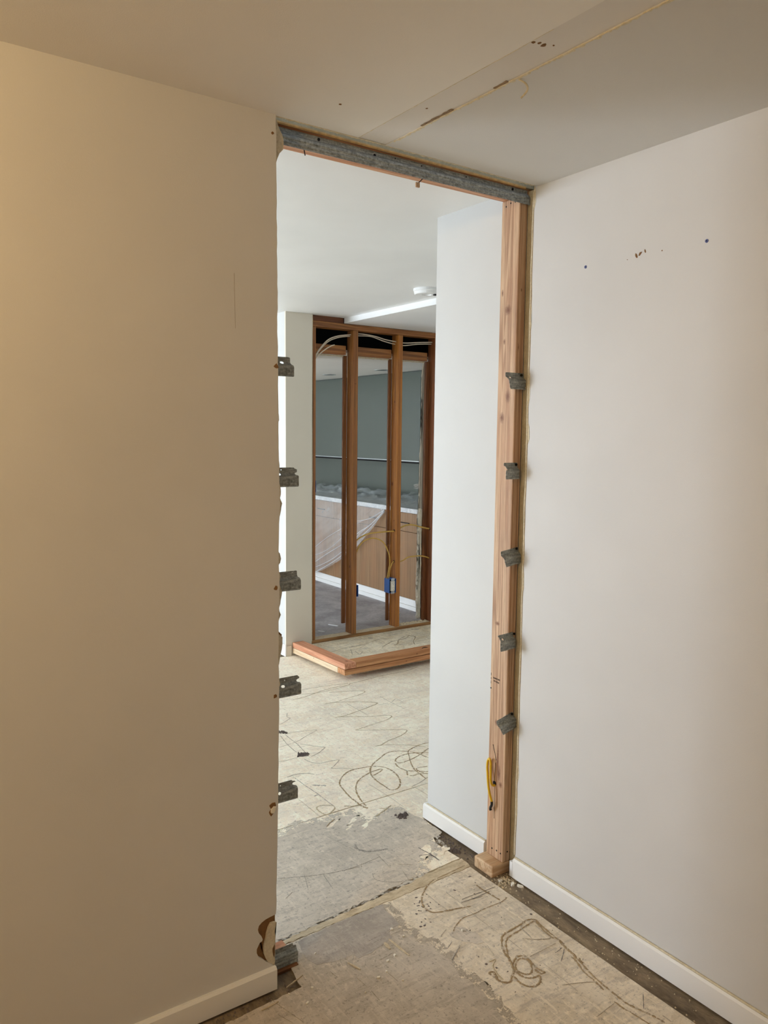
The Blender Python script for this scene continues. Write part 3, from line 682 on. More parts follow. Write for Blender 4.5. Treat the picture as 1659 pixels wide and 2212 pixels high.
# torn patch near the floor: brown paper liner with a rolled lump of gypsum
obj('torn_paper', prism(torn + [(0.976, 0.075), (0.980, 0.10), (0.980, 0.222)], 1, 1.9395, 1.9443), M_paper, wall_left, (0, 0, 0))
gyp = [(0.983, 0.196), (0.974, 0.199), (0.964, 0.199), (0.957, 0.188), (0.951, 0.171), (0.947, 0.151), (0.942, 0.129), (0.943, 0.113), (0.949, 0.095), (0.956, 0.082), (0.966, 0.075), (0.971, 0.071), (0.976, 0.075), (0.976, 0.086), (0.971, 0.099), (0.969, 0.119), (0.976, 0.132), (0.979, 0.153), (0.976, 0.17), (0.981, 0.188)]
obj('gypsum_lump', prism(rough_poly(gyp, 0.01, 0.0012, 15), 1, 1.9325, 1.9395), M_gyp, wall_left, (0, 0, 0))
# ripped spots on the face of the left wall
rnd = random.Random(8)
for (x, z, s, m) in ((0.985, 1.789, .010, M_paper), (0.982, 1.181, .009, M_paper), (0.979, 0.872, .008, M_paper), (0.977, 2.392, .006, M_paper), (0.972, 0.552, .017, M_paper), (0.967, 0.534, .013, M_paper)):
    g = chip((0, 0, 0), s * 0.75, s * 0.8, 0.0012, rnd)
    obj('ripped_spot', ([(x + p[0], 1.930 - p[2], z + p[1]) for p in g[0]], g[1]), m, wall_left, (0, 0, 0))
g = chip((0, 0, 0), .011, .014, 0.0024, rnd)
obj('plaster_chip', ([(0.971 + p[0], 1.9295 - p[2], 0.540 + p[1]) for p in g[0]], g[1]), M_chipwhite, wall_left, (0, 0, 0))
obj('crack', tube([(0.865, 1.9299, 2.02), (0.866, 1.9299, 1.96), (0.867, 1.9299, 1.88)], 0.0003, 4), M_paper, wall_left, (0, 0, 0))


def baseboard(name, prof_axis, a, b, wall_pos, sign, z0, z1, t, label):
    """profile with an eased top edge, run from a to b."""
    prof = [(0, z0), (t, z0), (t, z1 - 0.006), (t - 0.006, z1), (0, z1)]
    if prof_axis == 'x':      # runs along x, wall plane y = wall_pos
        poly = [(wall_pos + sign * p[0], p[1]) for p in prof]
        o = struct(name, prism(poly, 0, a, b), M_base, label, 'baseboard')
    else:
        poly = [(wall_pos + sign * p[0], p[1]) for p in prof]
        o = struct(name, prism(poly, 1, a, b), M_base, label, 'baseboard')
    return o


baseboard('baseboard_left', 'x', -2.25, 0.976, 1.930, -1, 0.002, 0.068, 0.014, 'painted baseboard at the foot of the warm-lit left wall')
wall_right = struct('wall_right', box(1.965, 2.10, -2.6, 1.957, 0.0, 2.47), M_wall, 'painted drywall on the right running towards the viewer', 'wall', loc=(0, 0, 0))
bb = baseboard('baseboard_right', 'y', -2.6, 1.956, 1.965, -1, 0.002, 0.074, 0.013, 'white baseboard along the near right wall')
obj('caulk_line', box(1.958, 1.9655, -2.6, 1.955, 0.0735, 0.0795, 0.002, 1), M_caulk, bb, WLOC[bb.name])
obj('end_block', box(1.9515, 1.966, 1.9562, 1.9702, 0.003, 0.060), M_white, bb, WLOC[bb.name])
wall_right2 = struct('wall_right.001', box(1.965, 2.10, 2.096, 2.475, 0.0, 2.455), M_wall_end, 'white drywall end beyond the opening behind the bare stud', 'wall', loc=(0, 0, 0))
bb2 = baseboard('baseboard_right.001', 'y', 2.112, 2.490, 1.965, -1, 0.006, 0.068, 0.013, 'short white baseboard beyond the bare stud')
obj('caulk_line', box(1.958, 1.9655, 2.112, 2.475, 0.0675, 0.0725, 0.002, 1), M_caulk, bb2, WLOC[bb2.name])
obj('return_piece', box(1.965, 2.10, 2.4752, 2.4895, 0.006, 0.068), M_base, bb2, WLOC[bb2.name])
# wall anchors' neighbour: ripped spots on the right wall
rnd = random.Random(18)
for (y, z, sy, sz) in ((1.530, 2.142, .009, .0045), (1.517, 2.146, .008, .005), (1.500, 2.150, .007, .003), (1.442, 2.141, .0025, .002), (1.562, 2.136, .0025, .0012)):
    g = chip((0, 0, 0), sy, sz, 0.0008, rnd)
    obj('ripped_spot', ([(1.965 - p[2], y + p[0] * 1.0, z + p[1]) for p in g[0]], g[1]), M_paper, wall_right, (0, 0, 0))

# --- ceilings
ceil = struct('ceiling', box(-2.3, 1.247, -2.6, 1.936, 2.44, 2.458), M_ceil, 'painted ceiling of the near room', 'ceiling', loc=(0, 0, 0))
obj('ceiling_panel', box(1.343, 2.10, -2.6, 1.940, 2.4395, 2.458), M_ceil2, ceil, (0, 0, 0))
obj('ceiling_strip', box(1.2475, 1.3425, -2.6, 1.938, 2.4422, 2.458), M_ceil_strip, ceil, (0, 0, 0))
rnd = random.Random(4)
# torn paper fringe along the two long joints and along the cut at the opening


def fringe(p0, p1, side, wmin, wmax, z, thick, step, seed, gap=0.0):
    r = random.Random(seed)
    a, b = Vector(p0), Vector(p1)
    n = int((b - a).length / step)
    s = Vector(side)
    top, bot = [], []
    for i in range(n + 1):
        p = a.lerp(b, i / n)
        top.append(p - s * r.uniform(0.0, wmin))
        bot.append(p + s * r.uniform(wmin, wmax) * (0.2 if r.random() < gap else 1.0))
    V, F = [], []
    for i in range(n + 1):
        V += [(top[i].x, top[i].y, z), (bot[i].x, bot[i].y, z - r.uniform(0, thick) * 0.4), (top[i].x, top[i].y, z - thick), (bot[i].x, bot[i].y, z - thick)]
    for i in range(n):
        k, m = 4 * i, 4 * i + 4
        F += [[k + 2, m + 2, m + 3, k + 3], [k, k + 1, m + 1, m], [k + 1, k + 3, m + 3, m + 1], [k, m, m + 2, k + 2]]
    return V, F


obj('torn_edge', fringe((1.344, 1.90, 0), (1.344, -1.0, 0), (1, 0, 0), 0.002, 0.0085, 2.4405, 0.0022, 0.007, 3, 0.3), M_tornedge, ceil, (0, 0, 0))
obj('torn_edge', fringe((1.2475, 1.93, 0), (1.2475, 1.2, 0), (1, 0, 0), 0.0003, 0.002, 2.4405, 0.0009, 0.01, 5, 0.5), M_tornedge, ceil, (0, 0, 0))
obj('torn_edge', fringe((0.99, 1.937, 0), (1.95, 1.941, 0), (0, 1, 0), 0.002, 0.007, 2.4402, 0.0016, 0.008, 7, 0.3), M_tornedge, ceil, (0, 0, 0))
for (y0, y1) in ((1.432, 1.478), (1.632, 1.765)):
    obj('bare_spot', prism(rough_poly([(1.335, y0), (1.345, y0), (1.345, y1), (1.337, y1)], 0.01, 0.002, 5), 2, 2.4398, 2.4415), M_brown_tear, ceil, (0, 0, 0))
for (x, y, s) in ((1.256, 1.266, .006), (1.269, 1.261, .005), (1.283, 1.262, .009), (1.301, 1.250, .003), (1.283, 1.669, .004), (1.088, 1.774, .005)):
    g = chip((0, 0, 0), s, s * 0.8, 0.0012, rnd)
    obj('ripped_spot', ([(x + p[0], y + p[1], (2.4422 if x > 1.2475 else 2.44) - p[2]) for p in g[0]], g[1]), M_paper, ceil, (0, 0, 0))
obj('paper_curl', tube([(1.350, 1.405, 2.4385), (1.368, 1.400, 2.432), (1.383, 1.409, 2.424), (1.378, 1.425, 2.410)], 0.0026, 6, 6, 0.6), M_tornedge, ceil, (0, 0, 0))

ceil2 = struct('ceiling.001', box(-3.1, 5.1, 2.0905, 4.972, 2.451, 2.47), M_white, 'bright white ceiling of the room beyond the opening', 'ceiling', loc=(0, 0, 0))
struct('ceiling.002', box(-3.1, 2.80, 4.972, 9.6, 2.451, 2.47), M_white, 'white ceiling of the hallway behind the beige wall end', 'ceiling', loc=(0, 0, 0))
trim1 = struct('trim_1', box(3.087, 5.1, 2.11, 4.964, 2.412, 2.4508), M_white, 'slightly dropped white ceiling section above the open studs', 'trim', loc=(0, 0, 0))
# --- far walls
wf = struct('wall_far', box(2.600, 2.812, 4.950, 4.9658, 0.0, 2.451), M_wall_far, 'narrow beige wall end left of the open studs', 'wall', loc=(0, 0, 0))
obj('return_face', box(2.600, 2.616, 4.966, 5.62, 0.0, 2.451), M_wall_end, wf, (0, 0, 0))
obj('cut_edge', prism(rough_poly([(2.8122, 0.08), (2.817, 0.08), (2.8165, 0.9), (2.818, 1.3), (2.816, 2.0), (2.817, 2.449), (2.8122, 2.449)], 0.03, 0.0009, 3), 1, 4.951, 4.9655), M_tornedge, wf, (0, 0, 0))
bb3 = struct('baseboard_far', box(2.588, 2.600, 4.940, 5.62, 0.0, 0.085, 0.003, 1), M_base, 'white baseboard on the side of the beige wall end', 'baseboard')
obj('front_return', box(2.600, 2.640, 4.940, 4.950, 0.0, 0.075), M_wall_far, bb3, WLOC[bb3.name])
# kitchen shell
struct('wall_kitchen', box(4.87, 5.0, 4.98, 9.6, 0.0, 2.6), mat_paint('kitchen_wall_green', srgb(100, 106, 97), 0.35), 'grey-green kitchen back wall above the worktop', 'wall', loc=(0, 0, 0))
struct('ceiling.003', box(2.80, 4.87, 5.075, 9.6, 2.213, 2.235), M_ceil, 'lower kitchen ceiling seen through the open studs', 'ceiling', loc=(0, 0, 0))
struct('floor.001', box(2.70, 4.87, 5.058, 9.5, -0.0065, 0.002), M_rosin, 'dark dusty paper covering the kitchen floor', 'floor', loc=(0, 0, 0))
struct('trim_2', box(2.80, 5.0, 5.36, 5.38, 2.24, 2.60), M_void, 'dark panel standing in for the unlit space above the lower kitchen ceiling', 'trim', loc=(0, 0, 0))  # near-black backing paints the darkness of the ceiling cavity
# shell that the photograph does not show but that closes the rooms
struct('wall_back', box(-2.4, 2.1, -2.75, -2.6, 0.0, 2.47), M_wall, 'wall behind the viewer', 'wall', loc=(0, 0, 0))
struct('wall_side', box(-2.4, -2.25, -2.6, 1.93, 0.0, 2.47), M_wall, 'left side wall of the near room out of view', 'wall', loc=(0, 0, 0))
struct('wall_window', join(box(-3.1, -3.0, 2.09, 9.6, 0, 0.30), box(-3.1, -3.0, 2.09, 9.6, 2.26, 2.47), box(-3.1, -3.0, 2.09, 3.35, 0.3, 2.26), box(-3.1, -3.0, 9.25, 9.6, 0.3, 2.26)), M_white, 'window wall of the far room out of view', 'wall', loc=(0, 0, 0))
M_frame = mat_plain('window_frame_white', srgb(236, 236, 234), 0.4, 0, 0.02)


def window_frame(name, x, y0, y1, z0, z1, n, label):
    parts = [box(x - 0.03, x + 0.03, y0, y1, z0, z0 + 0.05), box(x - 0.03, x + 0.03, y0, y1, z1 - 0.05, z1)]
    for k in range(n + 1):
        yy = y0 + (y1 - y0 - 0.05) * k / n
        parts.append(box(x - 0.028, x + 0.028, yy, yy + 0.05, z0 + 0.05, z1 - 0.05))
    struct(name, join(*parts), M_frame, label, 'window', loc=(x, (y0 + y1) / 2, z0))


window_frame('window_1', -3.03, 3.36, 9.24, 0.31, 2.25, 5, 'long white window frame of the far room out of view')
window_frame('fill_light_frame', -2.245, -1.75, -0.05, 0.75, 2.15, 2, 'white frame added around the near-room fill light, out of view')  # frame added to dress the fill light, set on a closed wall
struct('wall_end', box(-3.1, 5.0, 9.5, 9.6, 0, 2.47), M_white, 'end wall of the far room out of view', 'wall', loc=(0, 0, 0))
struct('wall_outer', box(5.0, 5.1, 2.0, 9.6, 0, 2.6), M_white, 'outer wall beyond the framed closet out of view', 'wall', loc=(0, 0, 0))
struct('wall_closet', box(2.10, 5.0, 1.99, 2.11, 0, 2.6), M_white, 'wall behind the right-hand partition out of view', 'wall', loc=(0, 0, 0))
struct('wall_closet.001', box(3.99, 5.0, 4.95, 5.07, 0, 2.6), M_white, 'wall right of the open studs out of view', 'wall', loc=(0, 0, 0))
struct('ceiling.004', box(-3.1, 5.1, 2.0, 9.6, 2.60, 2.64), M_void, 'floor deck above the ceilings out of view', 'ceiling', loc=(0, 0, 0))

# ================================================================ the opening
# header plate and steel channel
hp = obj('header_plate', box(0.93, 2.08, 2.001, 2.090, 2.419, 2.456, 0.003), M_fir_h)
tag(hp, 'pinkish wooden header plate across the top of the opening', 'header')
sd = obj('drywall_strip', prism(rough_poly([(0.95, 2.448), (2.07, 2.445), (2.07, 2.598), (0.95, 2.598)], 0.02, 0.0008, 2), 1, 1.988, 2.0005), M_grey_gyp)
tag(sd, 'grey-green board strip between the ceiling cut and the steel header channel', 'drywall strip')
obj('orange_bead', tube([(0.995, 1.988, 2.4475), (1.2, 1.987, 2.447), (1.45, 1.988, 2.446), (1.7, 1.987, 2.445), (1.955, 1.988, 2.444)], 0.0042, 6, 14), mat_plain('amber_glue_line', srgb(206, 164, 100), 0.6, 0, 0.2, 60), sd, WLOC[sd.name])


def channel_geo(x0, x1, ztop, hgt, yback, depth, cell, holes=(), notch=None, seed=0, flange=0.016):
    """galvanised resilient channel: flat flange on top, slope, corrugated web; holes are (x,z,rx,rz)."""
    r = random.Random(seed)
    nx, nz = max(2, int((x1 - x0) / cell)), max(8, int(hgt / min(cell, 0.003)))
    pos = []
    bm = bmesh.new()
    grid = {}
    off = [r.uniform(-0.0014, 0.0014) for _ in range(nz + 1)]
    for i in range(nx + 1):
        for j in range(nz + 1):
            x = x0 + (x1 - x0) * i / nx
            d = hgt * j / nz
            if i == nx:
                x += off[j]
            if d < flange:
                y = 0.0
            elif d < flange + 0.008:
                y = depth * (d - flange) / 0.008
            else:
                y = depth + 0.0007 * math.sin((d - flange) * 520)
            grid[i, j] = (x, yback - y, ztop - d)
    vv = {}

    def vert(k):
        if k not in vv:
            vv[k] = bm.verts.new(grid[k])
        return vv[k]
    for i in range(nx):
        for j in range(nz):
            cx = sum(grid[k][0] for k in ((i, j), (i + 1, j + 1))) / 2
            cz = sum(grid[k][2] for k in ((i, j), (i + 1, j + 1))) / 2
            if any(((cx - h[0]) / h[2]) ** 2 + ((cz - h[1]) / h[3]) ** 2 < 1 for h in holes):
                continue
            if notch and notch(cx, cz):
                continue
            bm.faces.new((vert((i, j)), vert((i + 1, j)), vert((i + 1, j + 1)), vert((i, j + 1))))
    # ease the stepped rims of holes and notches
    for _ in range(3):
        new = {}
        for v in bm.verts:
            be = [e for e in v.link_edges if e.is_boundary]
            if len(be) == 2 and len(v.link_faces) != 1 or (len(be) == 2 and (holes or notch)):
                a, b = be[0].other_vert(v), be[1].other_vert(v)
                new[v] = (v.co * 2 + a.co + b.co) / 4
        for v, c in new.items():
            v.co = c
    bm.verts.ensure_lookup_table()
    bm.verts.index_update()
    V = [v.co.copy() for v in bm.verts]
    n = len(V)
    F = [[v.index for v in f.verts] for f in bm.faces]
    rims = [(e.verts[0].index, e.verts[1].index) for e in bm.edges if e.is_boundary]
    bm.free()
    V += [c + Vector((0, 0.0007, 0)) for c in V]
    F = F + [[i + n for i in f[::-1]] for f in F] + [[a, b, b + n, a + n] for a, b in rims]
    return V, F


hc = obj('steel_channel', channel_geo(1.003, 1.975, 2.441, 0.050, 1.999, 0.012, 0.012, holes=(), seed=2, flange=0.013), M_steel, smooth=False)
tag(hc, 'long galvanised steel channel screwed along the header of the opening', 'metal channel')
for (x, z) in ((1.345, 2.429), (1.905, 2.433), (1.155, 2.433)):
    obj('screw_head', disc((x, 1.9985, z), (0, -1, 0), 0.0042, 0.0016, 12), M_screw, hc, WLOC[hc.name])
for (x, z) in ((1.42, 2.4345), (1.52, 2.433), (1.70, 2.434)):
    obj('screw_head', disc((x, 1.9985, z), (0, -1, 0), 0.002, 0.0012, 8), M_screw, hc, WLOC[hc.name])
for i, (x, y, pts, lab) in enumerate(((1.11, 2.02, [(1.110, 2.01, 2.419), (1.113, 2.008, 2.402), (1.116, 2.006, 2.384)], 'bent rusty nail under the left end of the header'), (1.53, 2.03, [(1.560, 2.03, 2.419), (1.545, 2.028, 2.405), (1.526, 2.026, 2.388)], 'dark nail with a wood splinter hanging from the middle of the header'))):
    e = empty('bent_nail', (x, y, 2.40))
    tag(e, lab, 'nail')
    obj('shank', tube(pts, 0.0016, 6, 4), M_rust, e)
    if i == 0:
        obj('nail_head', disc((1.1105, 2.004, 2.404), (0.3, -1, -0.2), 0.0045, 0.003, 10), M_rust, e)
        obj('staple', tube([(1.085, 2.005, 2.419), (1.09, 2.004, 2.410), (1.102, 2.005, 2.412), (1.128, 2.005, 2.409), (1.134, 2.006, 2.419)], 0.0015, 5, 3), M_rust, e)
    else:
        obj('splinter', box(1.519, 1.534, 2.023, 2.029, 2.377, 2.392, 0.001, 1), mat_plain('splinter', srgb(190, 160, 130), 0.7), e)

# bare stud at the right of the opening
SX0, SX1, SY0, SY1 = 1.9445, 1.982, 2.001, 2.090
sl = Vector((SX0, SY0, 0.038))
knots_src = [(2.061, 1.937, .4, .010, .006), (2.037, 1.746, .5, .018, .011), (2.063, 1.672, .5, .015, .010), (2.096, 1.283, .4, .02, .006), (2.076, 2.106, .4, .012, .005), (2.046, 2.045, .5, .014, .014), (2.059, 0.928, .4, .008, .014), (2.053, 0.558, .4, .012, .008), (2.040, 0.42, .5, .05, .005), (2.031, 0.37, .4, .03, .008), (2.022, 0.330, .4, .012, .010)]
knots = [(y, z, kr, ka * 2.0, kc * 1.8) for (y, z, kr, ka, kc) in knots_src]
kn_local = [(0.0, y - sl.y, z - sl.z, kr, ka, kc) for (y, z, kr, ka, kc) in knots] + [(1.962 - sl.x, 0.0, 2.109 - sl.z, .4, .012, .006), (1.955 - sl.x, 0.0, 1.915 - sl.z, .4, .03, .004)]
M_stud = mat_wood('fir_stud', FIR_L, FIR_D, 2, kn_local, 70.0)
stud = empty('wall_stud', sl)
tag(stud, 'bare upright fir stud at the right side of the opening', 'stud')


def stud_geo(x0, x1, y0, y1, z0, z1, bev=0.004):
    return box(x0, x1, y0, y1, z0, z1, bev, 2)


obj('stud_body', stud_geo(SX0, SX1, SY0, SY1, 0.038, 2.419), M_stud, stud)
for (y, z, r) in ((2.058, 0.070, .0032), (2.033, 0.072, .0032), (2.012, 0.070, .003), (2.068, 2.398, .0028), (2.046, 2.405, .0028), (2.024, 2.405, .0028), (2.085, 0.680, .003)):
    obj('nail_head', disc((SX0 + 0.0002, y, z), (-1, 0, 0), r, 0.0008, 10), M_screw, stud)
obj('nail_head', disc((1.968, SY0 + 0.0002, 0.075), (0, -1, 0), 0.003, 0.0008, 10), M_screw, stud)
obj('drilled_hole', disc((SX0 + 0.0004, 2.053, 0.325), (-1, 0, 0), 0.009, 0.0006, 18), M_void, stud)
obj('split', join(tube([(SX0 - 0.0002, 2.066, 0.470), (SX0 - 0.0002, 2.055, 0.440), (SX0 - 0.0002, 2.047, 0.415)], 0.0011, 5, 4), tube([(SX0 - 0.0002, 2.050, 0.405), (SX0 - 0.0002, 2.052, 0.37), (SX0 - 0.0002, 2.054, 0.335)], 0.0011, 5, 4), tube([(SX0 - 0.0002, 2.053, 0.312), (SX0 - 0.0002, 2.052, 0.26), (SX0 - 0.0002, 2.050, 0.19)], 0.0010, 5, 4)), M_void, stud)
# faint illegible mill stamp
M_ink = mat_broken('faded_ink', srgb(70, 56, 46), 0.55, 260.0)
ink = []
rnd = random.Random(31)
for row, (y0, z0, y1, z1) in enumerate(((2.075, 0.722, 2.038, 0.721), (2.072, 0.711, 2.041, 0.709))):
    n = 8 if row == 0 else 7
    for k in range(n):
        t0, t1 = k / n, (k + 0.72) / n
        ya, yb = y0 + (y1 - y0) * t0, y0 + (y1 - y0) * t1
        zc = z0 + (z1 - z0) * t0
        ink.append(box(SX0 - 0.0004, SX0 + 0.0002, yb, ya, zc - 0.0028, zc + 0.0028))
for (z0, z1) in ((0.728, 0.738), (0.714, 0.720), (0.698, 0.708)):
    ink.append(box(SX0 - 0.0004, SX0 + 0.0002, 2.084, 2.0865, z0, z1))
so = obj('mill_stamp', join(*ink), M_ink, stud)
so['label'] = 'faded dark mill stamp print'

blk = obj('sill_block', box(1.895, 1.9815, 2.000, 2.101, -0.007, 0.0378, 0.005), mat_wood('fir_block', srgb(222, 194, 156), srgb(190, 152, 112), 0, grain=40.0))
tag(blk, 'short sawn wooden sill block under the bare stud', 'wood block')

# cut edge of the corner drywall right of the stud
ce = obj('corner_board_edge', prism(rough_poly([(1.9826, 0.02), (2.030, 0.02), (2.030, 2.44), (1.9826, 2.44), (1.983, 1.8), (1.9826, 1.2), (1.983, 0.6)], 0.04, 0.0003, 4), 1, 1.975, 2.002), M_grey_gyp)
tag(ce, 'grey cut edge of old board between the stud and the right wall', 'drywall edge')
obj('cream_bead', tube([(1.987, 1.9745, 0.03), (1.986, 1.974, 0.5), (1.988, 1.975, 1.0), (1.987, 1.974, 1.6), (1.988, 1.975, 2.2), (1.987, 1.974, 2.43)], 0.0028, 6, 20), M_tornedge, ce)
obj('cream_bead', tube([(1.9945, 1.974, 0.03), (1.9955, 1.974, 0.4), (1.994, 1.974, 0.8), (1.9955, 1.974, 1.3)], 0.0022, 6, 20), M_caulk, ce)
rnd = random.Random(14)
pts = [(1.9650 + rnd.uniform(-0.0004, 0.0006), 1.9585 + rnd.uniform(-0.0018, 0.0012), 0.085 + i * 0.0585) for i in range(41)]
obj('torn_edge', tube(pts, 0.0034, 6, 3), M_tornedge, ce)
for (z, l, wd) in ((1.95, .12, .006), (1.70, .16, .008), (1.57, .10, .012), (1.05, .10, .006), (0.35, .10, .007), (0.20, .14, .005), (2.36, .10, .010)):
    po = rough_poly([(1.957, z), (1.957 - wd, z + l * 0.3), (1.957 - wd * 0.8, z + l * 0.7), (1.957, z + l)], 0.015, 0.0015, int(z * 100))
    obj('torn_flap', prism(po, 0, 1.9642, 1.9655), M_tornedge, ce)

# channel stubs
def stub_thing(x0, x1, ztop, label, group, seed, side, tilt=0.0, holes=(), notch=None, hgt=0.055, yb=1.9995):
    e = empty('channel_stub', ((x0 + x1) / 2, 1.99, ztop - hgt))
    tag(e, label, 'metal stub', group)
    g = channel_geo(x0, x1, ztop, hgt, yb, 0.012, 0.0022, holes, notch, seed)
    if tilt:
        piv = (1.963, 1.99, ztop - 0.02) if side == 'r' else (x0, 1.99, ztop - 0.027)
        g = rot_geo(g, piv, 'Y', -math.radians(tilt))
    obj('channel_piece', g, M_steel, e)
    return e


ORD = ['topmost', 'second from the top', 'third from the top', 'fourth from the top', 'fifth from the top']
LS = [
    (0.94, 1.071, 1.823, [(1.037, 1.807, .007, .0035)], lambda x, z: x > 1.064 and 1.800 < z),
    (0.94, 1.086, 1.512, [(1.035, 1.506, .0025, .0025), (1.026, 1.493, .006, .0035)], lambda x, z: x > 1.078 and (1.490 < z < 1.497 or z > 1.508)),
    (0.94, 1.093, 1.211, [(1.070, 1.206, .0022, .0022)], lambda x, z: x > 1.086 and z > 1.192),
    (0.94, 1.094, 0.897, [(1.045, 0.889, .0025, .0025), (1.035, 0.874, .0065, .004), (1.091, 0.881, .008, .0045)], lambda x, z: x > 1.089 and z > 0.892),
    (0.94, 1.083, 0.579, [(1.031, 0.571, .0025, .0025), (1.022, 0.553, .005, .0045), (1.078, 0.566, .0075, .0045)], lambda x, z: (x - 1.07) > 0 and z > 0.5752 - (x - 1.07) * 0.2),
]
for i, (x0, x1, zt, holes, nt_) in enumerate(LS):
    stub_thing(x0, x1, zt, 'dark galvanised channel stub sticking out of the left cut edge, ' + ORD[i], 'channel stubs on the left cut edge', 40 + i, 'l', 0, holes, nt_)
e6 = stub_thing(0.94, 1.083, 0.060, 'greenish channel stub lying against the left bottom plate at the floor', 'channel stubs on the left cut edge', 46, 'l', 0, [], lambda x, z: x > 1.072 and z > 0.052, hgt=0.060)
RS = [
    (1.896, 1.984, 1.826, 0, lambda x, z: x > 1.968 and z < 1.778 and x + z > 3.755 or (x < 1.899 + (1.810 - z) * 0.25 and z < 1.812)),
    (1.899, 1.964, 1.515, 0, lambda x, z: x < 1.907 and 1.490 < z < 1.503),
    (1.897, 1.980, 1.213, 8, lambda x, z: x < 1.897 + (1.200 - z) * 0.22 and z < 1.202),
    (1.893, 1.967, 0.907, 3, lambda x, z: x < 1.899 and z < 0.90 and z > 0.885),
    (1.898, 1.980, 0.606, 14, lambda x, z: x < 1.896 + (0.59 - z) * 0.30),
]
for i, (x0, x1, zt, ti, nt_) in enumerate(RS):
    hl = [((x0 + 0.020), zt - 0.017, .0042, .003)] if i in (0, 3) else []
    e = stub_thing(x0, x1, zt, 'galvanised channel stub screwed to the bare right stud, ' + ORD[i], 'channel stubs on the right stud', 60 + i, 'r', ti, hl, nt_, hgt=0.057)
    sx, sz = 1.968, zt - 0.007 + (0.004 if ti > 5 else 0)
    if i == 1:
        sx = 1.955
    obj('screw_head', disc((sx, 1.9975, sz), (0, -1, 0), 0.0046, 0.003, 12), M_screw, e)

# left bottom plate that the wall stood on
bp = obj('bottom_plate', box(-0.2, 1.066, 2.012, 2.060, -0.006, 0.038, 0.002), mat_wood('plate_end_wood', srgb(226, 170, 132), srgb(190, 128, 92), 0))
tag(bp, 'sawn end of the pinkish bottom plate below the left wall', 'bottom plate')
bp2 = obj('brown_sill', box(0.60, 1.078, 1.975, 2.0, -0.006, 0.004, 0.001), mat_wood('dark_sill_wood', srgb(132, 88, 50), srgb(90, 56, 30), 0))
tag(bp2, 'thin dark brown wood strip on the floor under the left channel stub', 'wood strip')

# yellow cable loop on the stud
cy = empty('yellow_cable', (1.935, 2.055, 0.22))
tag(cy, 'short bright yellow cable looped out of a hole in the bare right stud', 'cable')
loop = [(1.946, 2.051, 0.318), (1.936, 2.054, 0.319), (1.930, 2.058, 0.335), (1.930, 2.060, 0.376), (1.930, 2.061, 0.404), (1.931, 2.070, 0.417), (1.932, 2.079, 0.403), (1.930, 2.079, 0.381), (1.927, 2.073, 0.357), (1.924, 2.066, 0.328), (1.923, 2.060, 0.305), (1.926, 2.055, 0.280), (1.930, 2.050, 0.259)]
obj('jacket', tube(loop, 0.0043, 8, 6, 1.1, (-1, 0, 0)), M_yellow, cy, smooth=True)
obj('tape', tube([(1.930, 2.050, 0.260), (1.931, 2.051, 0.246), (1.931, 2.056, 0.236), (1.932, 2.0595, 0.230), (1.933, 2.058, 0.222)], 0.0048, 8, 5, 1.2), M_tape, cy)

# blue anchors in the right wall
for (y, lab) in ((1.722, 'blue plastic screw anchor in the right wall, nearer to the opening'), (1.301, 'blue plastic screw anchor in the right wall, farther from the opening')):
    e = empty('wall_anchor', (1.965, y, 2.141))
    tag(e, lab, 'wall anchor', 'blue anchors in the right wall')
    obj('collar', disc((1.9652, y, 2.141), (-1, 0, 0), 0.0052, 0.0016, 16, 0.0046), M_blue2, e)
    obj('screw_hole', disc((1.9637, y, 2.141), (-1, 0, 0), 0.0019, 0.0003, 10), M_void, e)

# ================================================================ far framing
SY = 4.966


def old_stud(x0, x1, y0, y1, z0, z1, label, group, kn=(), light=OLD_L, dark=OLD_D):
    loc = Vector((x0, y0, z0))
    m = mat_wood('old_stud_wood', light, dark, 2, [(a - loc.x, b - loc.y, c - loc.z, r, al, cr) for (a, b, c, r, al, cr) in kn], 55.0)
    e = empty('framing_stud', loc)
    tag(e, label, 'stud', group)
    obj('stud_body', stud_geo(x0, x1, y0, y1, z0, z1, 0.003), m, e)
    return e


old_stud(2.8135, 2.852, SY, 5.055, 0.081, 2.37, 'old brown stud half hidden behind the beige wall end', 'old studs of the open wall')
s1 = old_stud(3.171, 3.2135, SY, 5.055, 0.081, 2.37, 'old brown stud in the middle left of the open wall', 'old studs of the open wall', [(3.171, 5.03, 0.95, .4, .016, .01), (3.171, 5.0, 0.60, .5, .02, .014), (3.171, 5.02, 1.32, .4, .012, .008), (3.19, SY, 1.98, .4, .006, .02)])
obj('backing_strip', box(3.140, 3.171, 5.0555, 5.072, 0.150, 2.19, 0.001, 1), mat_wood('backing_dark', srgb(150, 98, 52), srgb(112, 68, 34), 2), s1)
s2 = old_stud(3.583, 3.623, SY, 5.055, 0.081, 2.37, 'old brown stud carrying the blue outlet box', 'old studs of the open wall', [(3.583, 5.01, 1.86, .5, .018, .014), (3.583, 5.03, 1.22, .5, .03, .02), (3.583, 5.0, 0.93, .4, .012, .01)], srgb(200, 134, 60), srgb(150, 90, 38))
obj('backing_strip', box(3.556, 3.583, 5.0555, 5.072, 0.120, 2.19, 0.001, 1), mat_wood('backing_dark2', srgb(150, 98, 52), srgb(112, 68, 34), 2), s2)
s3 = old_stud(3.938, 3.978, SY, 5.055, 0.081, 2.37, 'reddish old stud at the right end of the open wall', 'old studs of the open wall', (), srgb(150, 90, 48), srgb(108, 60, 30))
obj('backing_strip', box(3.905, 3.938, 5.030, 5.055, 0.081, 2.19, 0.001, 1), mat_wood('backing_dark3', srgb(140, 86, 44), srgb(100, 58, 28), 2), s3)

